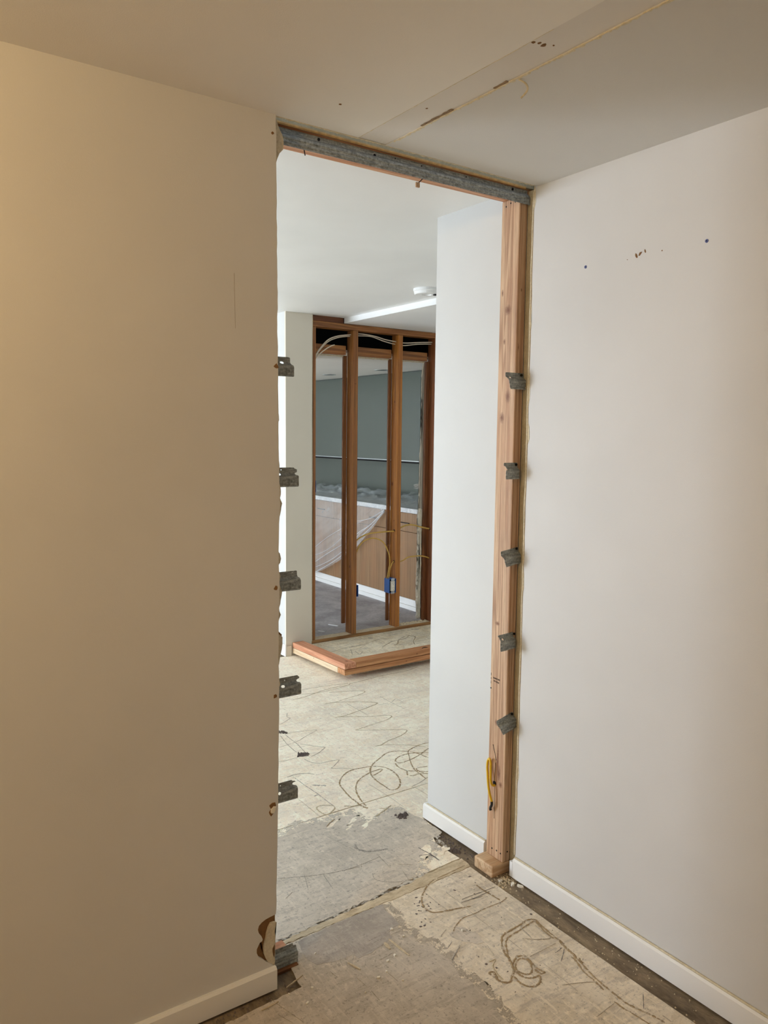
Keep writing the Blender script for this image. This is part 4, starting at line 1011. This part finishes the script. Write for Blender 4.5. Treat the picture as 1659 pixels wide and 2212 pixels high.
pl1 = obj('top_plate', box(2.8135, 3.978, SY, 5.055, 2.371, 2.411, 0.002), M_old_x)
tag(pl1, 'long old top plate over the open studs', 'plate')
pl2 = obj('top_plate', box(2.8135, 3.086, SY + 0.004, 5.055, 2.412, 2.451, 0.002), mat_wood('dark_plate', srgb(120, 70, 34), srgb(86, 48, 22), 0))
tag(pl2, 'short dark upper plate left of the dropped ceiling section', 'plate')
pl3 = obj('sill_plate', box(2.8185, 3.985, SY, 5.055, 0.0005, 0.080, 0.003), mat_wood('dusty_sill', srgb(170, 128, 78), srgb(128, 88, 46), 0))
tag(pl3, 'old bottom plate under the open studs', 'plate')
obj('plaster_dust', prism(rough_poly([(2.825, 4.972), (3.97, 4.970), (3.97, 5.05), (2.825, 5.05)], 0.03, 0.003, 3), 2, 0.0801, 0.0808), M_joint, pl3)
for i, (x0, x1, lab) in enumerate(((2.853, 3.139, 'nailer board under the dark gap, left of the first stud'), (3.2145, 3.555, 'nailer board under the dark gap, between the two middle studs'), (3.6245, 3.904, 'nailer board under the dark gap, right of the second stud'))):
    o = obj('nailer_board', box(x0, x1, 5.020, 5.056, 2.192, 2.258, 0.002), M_old_x)
    tag(o, lab, 'board', 'nailer boards of the open wall')
    obj('torn_edge', prism(rough_poly([(x0, 2.180), (x1, 2.182), (x1, 2.192), (x0, 2.192)], 0.02, 0.002, i), 1, 5.057, 5.070), M_tornedge, o)

# kitchen-side board edge at the right
kb = obj('kitchen_board_edge', prism(rough_poly([(3.915, 2.19), (3.902, 2.10), (3.905, 1.7), (3.893, 1.4), (3.888, 1.012), (3.878, 0.95), (3.880, 0.55), (3.874, 0.30), (3.880, 0.09), (3.990, 0.09), (3.990, 2.19)], 0.02, 0.004, 7), 1, 5.0725, 5.0885), M_wall_far)
tag(kb, 'broken pale board edge on the kitchen side of the right stud', 'drywall edge')
obj('gypsum_face', prism(rough_poly([(3.915, 1.00), (3.905, 0.9), (3.904, 0.5), (3.908, 0.38), (3.898, 0.30), (3.904, 0.10), (3.878, 0.10), (3.872, 0.30), (3.878, 0.55), (3.876, 0.95), (3.886, 1.01)], 0.015, 0.004, 9), 1, 5.0562, 5.0720), mat_patchy('pale_gypsum', [(0.3, srgb(224, 214, 190)), (0.7, srgb(244, 238, 222))], 40.0, 0.9, 0.5, 160), kb)

# outlet boxes
def outlet_box(x0, x1, y0, y1, z0, z1, label, face):
    e = empty('outlet_box', ((x0 + x1) / 2, (y0 + y1) / 2, z0))
    tag(e, label, 'outlet box', 'blue outlet boxes on the open studs')
    t = 0.003
    shell = join(box(x0, x0 + t, y0, y1, z0, z1), box(x1 - t, x1, y0, y1, z0, z1), box(x0 + t, x1 - t, y0, y1, z0, z0 + t), box(x0 + t, x1 - t, y0, y1, z1 - t, z1), box(x0 + t, x1 - t, y1 - t, y1, z0 + t, z1 - t))
    obj('box_shell', shell, M_blue, e)
    if face:
        cx = (x0 + x1) / 2
        obj('cavity', box(x0 + t, x1 - t, y0 + 0.012, y0 + 0.014, z0 + t, z1 - t), M_void, e)
        rec = obj('receptacle', box(cx - 0.017, cx + 0.017, y0 - 0.008, y0 + 0.010, z0 + 0.016, z1 - 0.016, 0.002, 1), M_ivory, e)
        for zc in ((z0 + z1) / 2 - 0.020, (z0 + z1) / 2 + 0.020):
            for dx, hh in ((-0.0065, 0.009), (0.0065, 0.007)):
                obj('slot', box(cx + dx - 0.001, cx + dx + 0.001, y0 - 0.0085, y0 - 0.0078, zc + 0.001 - hh / 2 + 0.004, zc + 0.001 + hh / 2 + 0.004), M_void, rec)
            obj('ground_hole', disc((cx, y0 - 0.0078, zc - 0.008), (0, -1, 0), 0.0026, 0.0006, 10), M_void, rec)
        for zc in (z0 + 0.004, z1 - 0.004):
            obj('mounting_ear', box(cx - 0.016, cx + 0.016, y0 - 0.004, y0 - 0.0025, zc - 0.010, zc + 0.010), M_alu, e)
    return e


outlet_box(3.5165, 3.5825, 4.962, 5.030, 0.362, 0.474, 'blue outlet box with an ivory receptacle on the second middle stud', True)
outlet_box(3.2140, 3.242, 4.985, 5.045, 0.362, 0.452, 'blue outlet box peeking from behind the first middle stud', False)
outlet_box(2.8525, 2.866, 4.985, 5.04, 1.180, 1.265, 'blue outlet box beside the beige wall end', False)

# cables
def clear_of_studs(p):
    out = []
    P = smooth_path(p, 6)
    for (a, b) in ((2.80, 3.1695), (3.215, 3.5815), (3.6245, 3.9365)):
        q = [v for v in P if a <= v.x <= b]
        if len(q) > 1:
            if P[0].x < a:
                q[0] = Vector((a, q[0].y, q[0].z))
            if P[-1].x > b:
                q[-1] = Vector((b, q[-1].y, q[-1].z))
            out.append(q)
    return out


def cable(name, label, runs, mat, r, group, flat=1.0):
    e = empty(name, runs[0][0])
    tag(e, label, 'cable', group)
    runs = [q for p in runs for q in clear_of_studs(p)]
    for k, p in enumerate(runs):
        obj('cable_run', tube(p, r, 8, 2, flat), mat, e, smooth=True)
    return e


cable('white_cable', 'upper white cable arching through the dark gap over the studs', [[(2.856, 5.0, 2.150), (2.90, 5.0, 2.215), (2.97, 5.0, 2.286), (3.05, 5.0, 2.320), (3.15, 5.0, 2.338), (3.25, 5.0, 2.353), (3.38, 5.0, 2.346), (3.47, 5.0, 2.330), (3.56, 5.0, 2.321), (3.66, 5.0, 2.316), (3.80, 5.0, 2.330), (3.945, 5.0, 2.343)]], M_whitecable, 0.0030, 'white cables in the dark gap', 1.5)
cable('white_cable', 'lower white cable arching through the dark gap over the studs', [[(2.856, 5.012, 2.138), (2.905, 5.012, 2.206), (2.975, 5.012, 2.274), (3.06, 5.012, 2.312), (3.16, 5.012, 2.330), (3.25, 5.012, 2.340), (3.36, 5.012, 2.342), (3.47, 5.012, 2.318), (3.56, 5.012, 2.304), (3.66, 5.012, 2.298), (3.80, 5.012, 2.318), (3.945, 5.012, 2.330)]], M_whitecable, 0.0028, 'white cables in the dark gap', 1.5)
cable('white_cable', 'short thin white cable end beside the beige wall end', [[(2.856, 5.005, 2.130), (2.90, 5.0, 2.18), (2.955, 4.998, 2.222), (3.00, 5.0, 2.247), (3.028, 5.0, 2.256)]], M_whitecable, 0.003, 'white cables in the dark gap', 1.3)
YG = 'yellow cables on the open studs'
cable('yellow_cable', 'straight dusty yellow cable between the two middle studs', [[(3.214, 4.995, 0.785), (3.26, 4.995, 0.818), (3.342, 4.995, 0.843), (3.45, 4.995, 0.848), (3.584, 4.995, 0.848)]], M_yellow_old, 0.0042, YG, 1.3)
cable('yellow_cable', 'yellow cable arched down into the blue outlet box', [[(3.215, 4.99, 0.690), (3.25, 4.99, 0.752), (3.30, 4.99, 0.793), (3.382, 4.988, 0.806), (3.472, 4.987, 0.768), (3.527, 4.987, 0.672), (3.538, 4.988, 0.594), (3.528, 4.99, 0.54), (3.520, 5.0, 0.470)]], M_yellow_old, 0.0038, YG, 1.3)
cable('yellow_cable', 'short yellow cable from the stud hole down to the outlet box', [[(3.584, 4.99, 0.608), (3.562, 4.985, 0.600), (3.546, 4.985, 0.572), (3.538, 4.99, 0.530), (3.536, 5.0, 0.470)]], M_yellow_old, 0.0038, YG, 1.3)
cable('yellow_cable', 'upper yellow cable from the second middle stud to the right stud', [[(3.6235, 4.995, 0.860), (3.66, 4.995, 0.878), (3.718, 4.995, 0.890), (3.78, 4.995, 0.884), (3.836, 4.995, 0.868), (3.939, 4.995, 0.844)]], M_yellow_old, 0.0045, YG, 1.3)
cable('yellow_cable', 'lower yellow cable sagging from the second middle stud to the right stud', [[(3.6235, 4.995, 0.598), (3.67, 4.995, 0.606), (3.723, 4.995, 0.628), (3.78, 4.995, 0.631), (3.84, 4.995, 0.630), (3.90, 4.995, 0.618), (3.939, 4.995, 0.602)]], M_yellow_old, 0.0036, YG, 1.3)
for (x, z, st) in ((3.583, 0.852, s2), (3.583, 0.606, s2), (3.938, 0.844, s3)):
    obj('drilled_hole', disc((x + 0.0002, 4.995, z), (-1, 0, 0), 0.010, 0.0005, 14), M_void, st)

# smoke detector mount
sm = empty('detector_mount', (2.858, 3.69, 2.415))
tag(sm, 'round white smoke detector base on the far ceiling', 'smoke detector')
V, F = [], []
prof = [(0.0, 2.4508), (0.078, 2.4508), (0.078, 2.437), (0.074, 2.435), (0.072, 2.422), (0.068, 2.418), (0.030, 2.418), (0.028, 2.424), (0.0, 2.424)]
nseg = 36
for (r, z) in prof:
    for k in range(nseg):
        a = 2 * math.pi * k / nseg
        V.append((2.858 + r * math.cos(a), 3.69 + r * math.sin(a), z))
for i in range(len(prof) - 1):
    for k in range(nseg):
        F.append([i * nseg + k, i * nseg + (k + 1) % nseg, (i + 1) * nseg + (k + 1) % nseg, (i + 1) * nseg + k])
obj('base_ring', (V, F), M_white, sm, smooth=False)
obj('connector', box(2.872, 2.892, 3.63, 3.65, 2.410, 2.418, 0.002, 1), M_dark, sm)
obj('clip', box(2.813, 2.820, 3.632, 3.640, 2.418, 2.437, 0.001, 1), M_base, sm)

# ---- lifted curb of double two-by-fours around the closet floor
CX, CY = 2.650, 4.228


def curb_board(geo, label, mat, name='curb_board', loc=None):
    o = obj(name, geo, mat, loc=loc)
    return tag(o, label, 'board', 'curb boards around the closet floor')


M_curb_y = mat_wood('curb_fir_y', srgb(226, 168, 132), srgb(196, 128, 92), 1, [(0.03, 0.2, 0.04, .4, .02, .012), (0.03, 0.45, 0.04, .4, .02, .012), (0.05, 0.06, 0.04, .5, .03, .02)], 45.0)
M_curb_x = mat_wood('curb_fir_x', srgb(216, 160, 110), srgb(176, 118, 72), 0, [(0.5, 0.0, 0.02, .4, .015, .01), (1.1, 0.0, 0.02, .4, .015, .01)], 45.0)
M_curb_pale = mat_wood('curb_pale_y', srgb(238, 216, 182), srgb(218, 190, 150), 1, [(0.0, 0.32, 0.02, .4, .012, .01)], 30.0)
tl = math.radians(-1.4)


def tilt(g):
    return rot_geo(g, (CX, CY, 0.036), 'X', tl)


curb_board(tilt(box(CX, CX + 0.089, CY, 4.944, 0.0766, 0.1144, 0.003)), 'upper reddish curb board running from the beige wall to the corner', M_curb_y, loc=(CX, CY, 0.074))
curb_board(tilt(box(CX, CX + 0.089, CY + 0.091, 4.944, 0.036, 0.0738, 0.003)), 'lower pale curb board running from the beige wall to the corner', M_curb_pale, loc=(CX, CY + 0.0895, 0.036))
curb_board(box(CX + 0.0895, 4.15, CY, CY + 0.089, 0.0762, 0.114, 0.003), 'upper curb board across the front of the closet floor', M_curb_x, loc=(CX + 0.0895, CY, 0.0742))
curb_board(box(CX, 4.15, CY + 0.002, CY + 0.089, 0.036, 0.0728, 0.004), 'lower curb board across the front of the closet floor', M_curb_x, loc=(CX, CY, 0.036))
nl = obj('loose_nail', tube([(3.305, CY + 0.03, 0.1135), (3.33, CY + 0.04, 0.117), (3.36, CY + 0.035, 0.1135)], 0.0022, 6, 3), M_rust)
tag(nl, 'dark nail lying on the front curb board', 'nail')
cf = obj('closet_floor', box(CX + 0.11, 4.15, CY + 0.091, 4.965, 0.0, 0.056), M_inner, loc=(0, 0, 0))
tag(cf, 'raised cream closet floor inside the wooden curb with brown glue scrawls', 'floor platform')
rnd = random.Random(33)
for (wd, t, pts) in GLUE_INNER:
    obj('adhesive_bead' if t in 'tb' else 'scuff_mark', ribbon(pts, wd * 0.001, 0.0561, rnd, 0.0012), GLUE_MATS[t], cf, (0, 0, 0))

# ================================================================ kitchen behind the studs
FX = 4.262
seams = [5.10, 5.52, 6.025, 6.53, 7.036, 7.54, 8.05, 8.41]
for i in range(len(seams) - 1):
    a, b = seams[i], seams[i + 1]
    labs = ['maple base cabinet hidden behind the right end stud', 'maple base cabinet seen right of the stud with the blue outlet box', 'maple base cabinet seen between the two middle studs', 'maple base cabinet just left of the first middle stud, half under the hanging film', 'maple base cabinet behind the hanging film near the beige wall end', 'maple base cabinet mostly hidden by the beige wall end', 'maple base cabinet farthest left in the kitchen run']
    e = empty('base_cabinet', (FX + 0.3, (a + b) / 2, 0.10))
    tag(e, labs[i], 'cabinet', 'kitchen base cabinets')
    obj('carcass', box(FX + 0.020, 4.868, a + 0.001, b - 0.001, 0.10, 0.896), M_maple, e)
    mid = [a, b]
    for k in range(len(mid) - 1):
        obj('door', box(FX, FX + 0.0195, mid[k] + 0.0015, mid[k + 1] - 0.0015, 0.103, 0.717, 0.001, 1), M_maple, e)
    dr = obj('drawer_front', box(FX, FX + 0.0195, a + 0.0015, b - 0.0015, 0.721, 0.892, 0.001, 1), M_maple, e)
    yc = (a + b) / 2
    obj('pull', box(FX - 0.014, FX - 0.003, yc - 0.07, yc + 0.07, 0.796, 0.803), M_dark, dr)
    for s in (-1, 1):
        obj('pull_post', box(FX - 0.004, FX + 0.001, yc + s * 0.055 - 0.004, yc + s * 0.055 + 0.004, 0.797, 0.802), M_dark, dr)
tk = struct('trim_3', join(box(FX + 0.006, FX + 0.020, 5.1, 8.4, 0.040, 0.099), box(FX - 0.006, FX + 0.018, 5.1, 8.4, 0.0025, 0.0385)), M_base, 'white toe-kick boards under the kitchen cabinets', 'trim')
ct = obj('countertop', box(4.238, 4.868, 5.09, 8.42, 0.8975, 0.940, 0.003), M_counter)
tag(ct, 'pale stone worktop over the maple cabinets', 'worktop')
uc = empty('upper_cabinet', (4.7, 6.7, 1.345))
tag(uc, 'long glossy grey-green wall cabinet over the worktop', 'cabinet')
obj('cabinet_body', box(4.56, 4.868, 5.09, 8.9, 1.358, 2.211), M_green, uc)
obj('door_panel', box(4.540, 4.559, 5.09, 8.9, 1.358, 2.204), M_green, uc)
obj('light_rail', box(4.536, 4.556, 5.09, 8.9, 1.348, 1.357), M_alu, uc)
obj('painted_shade', box(4.538, 4.86, 5.09, 8.9, 1.331, 1.3475), M_void, uc)  # solid black bar, paints the shade below the rail

for i, (x, y, lab) in enumerate(((4.20, 7.04, 'recessed downlight in the kitchen ceiling left of the first middle stud'), (4.27, 6.19, 'recessed downlight in the kitchen ceiling between the two middle studs'))):
    e = empty('downlight', (x, y, 2.205))
    tag(e, lab, 'downlight', 'kitchen downlights')
    V, F = [], []
    for (r, z) in ((0.050, 2.2128), (0.062, 2.209), (0.068, 2.209), (0.070, 2.2128)):
        for k in range(28):
            a = 2 * math.pi * k / 28
            V.append((x + r * math.cos(a), y + r * math.sin(a), z))
    for j in range(3):
        for k in range(28):
            F.append([j * 28 + k, j * 28 + (k + 1) % 28, (j + 1) * 28 + (k + 1) % 28, (j + 1) * 28 + k])
    obj('trim_ring', (V, F), M_alu, e)
    obj('lamp_recess', disc((x, y, 2.2128), (0, 0, -1), 0.052, 0.001, 28), M_dark, e)

# plastic film
def sheet(fn, nu, nv):
    V = [fn(i / nu, j / nv) for i in range(nu + 1) for j in range(nv + 1)]
    F = [[i * (nv + 1) + j, (i + 1) * (nv + 1) + j, (i + 1) * (nv + 1) + j + 1, i * (nv + 1) + j + 1] for i in range(nu) for j in range(nv)]
    return V, F


def crumple(u, v):
    y = 5.45 + 2.9 * u
    x = 4.246 + 0.56 * v
    q = Vector((x * 9, y * 5, 0.3))
    q = Vector((x * 5, y * 3.2, 0.3))
    hgt = 0.62 * (1 - abs(noise.noise(q))) ** 2 + 0.3 * (1 - abs(noise.noise(q * 2.1))) ** 2
    z = 0.944 + max(0.0, hgt - 0.25) * 0.14 * min(1.0, v * 2.0 + 0.06)
    return (x, y, z)


o = obj('plastic_sheet', sheet(crumple, 150, 50), M_film, smooth=True)
tag(o, 'crumpled clear plastic film spread on the worktop', 'plastic sheet')
ZB = [(6.02, 0.925), (6.18, 0.74), (6.50, 0.485), (6.78, 0.33), (7.05, 0.20), (7.32, 0.095), (7.9, 0.05), (8.3, 0.05)]


def zbot(y):
    for (a, za), (b, zb) in zip(ZB, ZB[1:]):
        if a <= y <= b:
            return za + (zb - za) * (y - a) / (b - a)
    return ZB[-1][1]


def swag(u, v):
    y = 6.02 + 2.25 * u
    zb = zbot(y)
    z = 0.943 + (zb - 0.943) * v
    d = z - zb
    fold = 0.016 * math.sin(d * 30 + 2.5 * noise.noise(Vector((y * 1.6, z * 2, 0)))) * math.exp(-d * 1.2) + 0.005 * math.sin(d * 62 + y * 3)
    fold += 0.008 * noise.noise(Vector((y * 3, z * 3, 2.0))) + 0.010 * math.sin((y + z) * 24) * math.exp(-abs(y - 6.25) * 4)
    x = 4.225 - 0.075 * math.sin(min(1.0, v) * math.pi * 0.8) * min(1.0, (y - 6.02) * 1.5) + fold * min(1.0, v * 4)
    return (min(x, 4.232), y, z)


o = obj('plastic_sheet', sheet(swag, 130, 70), M_film2, smooth=True)
tag(o, 'clear plastic film hanging in a swag before the maple doors', 'plastic sheet')
M_fold = mat_film('film_fold', 0.35, 0.6, (0.93, 0.95, 0.97))
for (dz, amp, r) in ((0.004, 0.0, 0.006), (0.05, 0.012, 0.004), (0.11, 0.018, 0.005), (0.19, 0.02, 0.003), (0.27, 0.03, 0.003)):
    pts = []
    for k in range(15):
        y = 6.06 + 0.15 * k
        z = zbot(y) + dz * min(1.0, (y - 6.02) * 2.2) + amp * math.sin(y * 5 + dz * 40)
        if z < 0.90:
            pts.append((4.150 + 0.10 * (y < 6.3) * (6.3 - y) / 0.3, y, z))
    obj('fold', tube(pts, r, 6, 4, 0.6), M_fold, o, smooth=True)


def flap(u, v):
    y = 5.35 + 1.05 * u
    z = 1.06 + (0.24 - 0.20 * u) * v
    return (4.862 - 0.02 * (1 - v) - 0.012 * (1 + math.sin(y * 26 + v * 5)) - 0.008 * (1 + noise.noise(Vector((y * 9, z * 9, 0)))), y, z)


o = obj('plastic_sheet', sheet(flap, 50, 20), mat_film('brownish_plastic_film', 0.3, 0.55, (0.62, 0.56, 0.46)), smooth=True)
tag(o, 'wrinkled brownish plastic film against the wall above the worktop', 'plastic sheet')

# ================================================================ debris
rnd = random.Random(77)
for (x0, y0, x1, y1, wd, lab) in ((3.338, 5.591, 3.379, 5.500, .012, 'longer white strip lying on the dark kitchen floor'), (3.152, 5.443, 3.185, 5.394, .011, 'shorter white strip lying on the dark kitchen floor')):
    d = Vector((x1 - x0, y1 - y0))
    g = box(-d.length / 2, d.length / 2, -wd / 2, wd / 2, 0.0022, 0.008, 0.001, 1)
    a = math.atan2(d.y, d.x)
    g = ([((x0 + x1) / 2 + p.x * math.cos(a) - p.y * math.sin(a), (y0 + y1) / 2 + p.x * math.sin(a) + p.y * math.cos(a), p.z) for p in g[0]], g[1])
    tag(obj('white_strip', g, M_white), lab, 'strip', 'white strips on the kitchen floor')
for k, (x, y) in enumerate(((3.30, 6.45), (3.20, 6.3), (3.10, 5.62), (4.10, 5.62), (4.05, 5.70), (3.42, 6.05))):
    tag(obj('plaster_crumb', chip((x, y, 0.0022), 0.012, 0.009, 0.006, rnd), M_chipwhite), 'small white crumb on the dark kitchen floor', 'crumb', 'crumbs on the kitchen floor')
for (x, y, s) in ((1.412, 1.956, .0065), (1.422, 1.905, .005), (1.313, 1.836, .007), (1.346, 1.846, .006), (1.281, 1.799, .005), (1.248, 1.791, .008), (1.021, 1.817, .0065), (1.062, 1.864, .006), (0.994, 1.878, .004), (1.145, 1.99, .004), (1.30, 1.74, .004), (1.18, 1.76, .003)):
    tag(obj('drywall_crumb', chip((x, y, 0.0015), s, s * 0.7, 0.0035, rnd), M_chipwhite), 'small white drywall crumb on the grey-brown floor patch', 'crumb', 'crumbs on the near floor patch')
tag(obj('drywall_crumb', chip((1.599, 1.823, 0.0012), .006, .004, 0.004, rnd), M_chipwhite), 'small white crumb on the little grey floor spot', 'crumb', 'crumbs on the near floor')
for (x, y, s, lab) in ((1.930, 1.930, .013, 'larger white flake by the foot of the right baseboard'), (1.943, 1.905, .015, 'flat white flake against the right baseboard end'), (1.908, 1.972, .011, 'white flake just in front of the sill block')):
    tag(obj('plaster_flake', chip((x, y, -0.006), s, s * 0.55, 0.006, rnd), M_chipwhite), lab, 'flake', 'flakes near the sill block')
for (x0, y0, x1, y1, wd, lab) in ((1.374, 1.918, 1.381, 1.819, .007, 'pale wood splinter on the dark floor patch, pointing to the opening'), (1.206, 1.897, 1.221, 1.850, .006, 'short pale splinter nearer to the left baseboard'), (1.352, 1.912, 1.350, 1.878, .012, 'torn cream paper scrap beside the long splinter'), (0.90, 1.862, 0.955, 1.868, .006, 'straw-coloured splinter under the left baseboard end'), (1.00, 1.905, 1.065, 1.925, .003, 'thin pale sliver by the left channel stub'), (0.80, 1.842, 0.835, 1.836, .012, 'yellow wood chip at the bottom edge near the left baseboard')):
    d = Vector((x1 - x0, y1 - y0))
    L = d.length
    po = rough_poly([(-L / 2, -wd * 0.2), (0, -wd / 2), (L / 2, -wd * 0.15), (L / 2, wd * 0.15), (0, wd / 2), (-L / 2, wd * 0.3)], 0.01, wd * 0.1, int(x0 * 1000))
    a = math.atan2(d.y, d.x)
    g = prism(po, 2, 0.0015, 0.0045)
    g = ([((x0 + x1) / 2 + p.x * math.cos(a) - p.y * math.sin(a), (y0 + y1) / 2 + p.x * math.sin(a) + p.y * math.cos(a), p.z) for p in g[0]], g[1])
    tag(obj('wood_splinter', g, M_joint), lab, 'splinter', 'splinters on the near floor')


def grit(n, fn, smin, smax, seed):
    r = random.Random(seed)
    gs = []
    for _ in range(n):
        x, y, z = fn(r)
        s = r.uniform(smin, smax)
        V = [(x + r.uniform(-s, s), y + r.uniform(-s, s), z), (x + r.uniform(0.3, 1) * s, y - s, z), (x, y + s, z), (x - s, y - s * 0.5, z), (x + r.uniform(-0.3, 0.3) * s, y, z + s * r.uniform(0.7, 1.4))]
        gs.append((V[1:], [[0, 1, 3], [1, 2, 3], [2, 0, 3], [0, 2, 1]]))
    return join(*gs)


def strip_pt(x0, x1, y0, y1, z):
    return lambda r: (r.uniform(x0, x1), r.uniform(y0, y1), z)


tag(obj('grit', grit(110, strip_pt(1.880, 1.950, 0.9, 1.99, -0.0068), 0.001, 0.0032, 1), M_crumb), 'pale crumbs scattered on the dark strip along the right baseboard', 'grit', kind='stuff')
tag(obj('grit', grit(150, lambda r: (1.945 - abs(r.gauss(0, 0.02)), r.uniform(2.12, 2.49), -0.0068), 0.0012, 0.005, 2), M_grit), 'dark gritty rubble along the baseboard beyond the stud', 'grit', kind='stuff')
tag(obj('grit', grit(160, lambda r: (r.gauss(1.93, 0.022), r.gauss(1.965, 0.022), -0.0068), 0.001, 0.005, 3), M_crumb), 'pale sawdust and crumbs around the sill block', 'grit', kind='stuff')
tag(obj('grit', grit(120, lambda r: (r.uniform(0.55, 1.06), r.gauss(1.895, 0.014), -0.004), 0.001, 0.004, 4), M_grit), 'brown grit under the left baseboard', 'grit', kind='stuff')
tag(obj('grit', grit(130, lambda r: (r.uniform(3.66, 3.93), r.uniform(4.985, 5.045), 0.0808), 0.002, 0.009, 6), M_crumb), 'pale plaster rubble on the far bottom plate', 'grit', kind='stuff')
for (x, y, sx, sy, z, lab, n) in ((1.846, 3.345, .026, .020, 0.0002, 'larger dark crusty residue clump on the cream floor', 70), (1.905, 3.665, .016, .018, 0.0002, 'smaller dark residue clump on the cream floor by the left cut edge', 30), (1.888, 2.556, .020, .016, 0.001, 'long dark crust on the grey patch near the far baseboard', 60), (1.905, 2.225, .012, .015, -0.0065, 'dark crumbly lump in the gap beside the far baseboard', 50)):
    tag(obj('residue_clump', grit(n, lambda r: (r.gauss(x, sx * 0.55), r.gauss(y, sy * 0.55), z), 0.004, 0.010, int(x * 991)), M_grit), lab, 'residue')
rnd = random.Random(91)
# small dark specks stuck to the near sheet
for k in range(46):
    x, y = rnd.uniform(1.46, 1.86), rnd.uniform(1.2, 2.06)
    s = rnd.choice((.002, .003, .004, .006))
    obj('dark_speck', chip((x, y, 0.0002), s, s * 0.7, 0.0008, rnd), M_grit, floor, (0, 0, 0))
for (x, y) in ((1.56, 2.01), (1.585, 2.015), (1.57, 1.985), (1.60, 2.0), (1.55, 1.99)):
    for _ in range(4):
        obj('dark_speck', chip((x + rnd.gauss(0, .012), y + rnd.gauss(0, .012), 0.0002), .004, .0025, 0.0008, rnd), M_grit, floor, (0, 0, 0))
# near-room bulb holder on the ceiling, out of view
bh = empty('bulb_holder', (-0.55, 1.05, 2.42))
tag(bh, 'white ceiling bulb holder out of view at the left', 'lamp')
obj('base', disc((-0.55, 1.05, 2.4398), (0, 0, -1), 0.055, 0.012, 24, 0.035), M_white, bh)
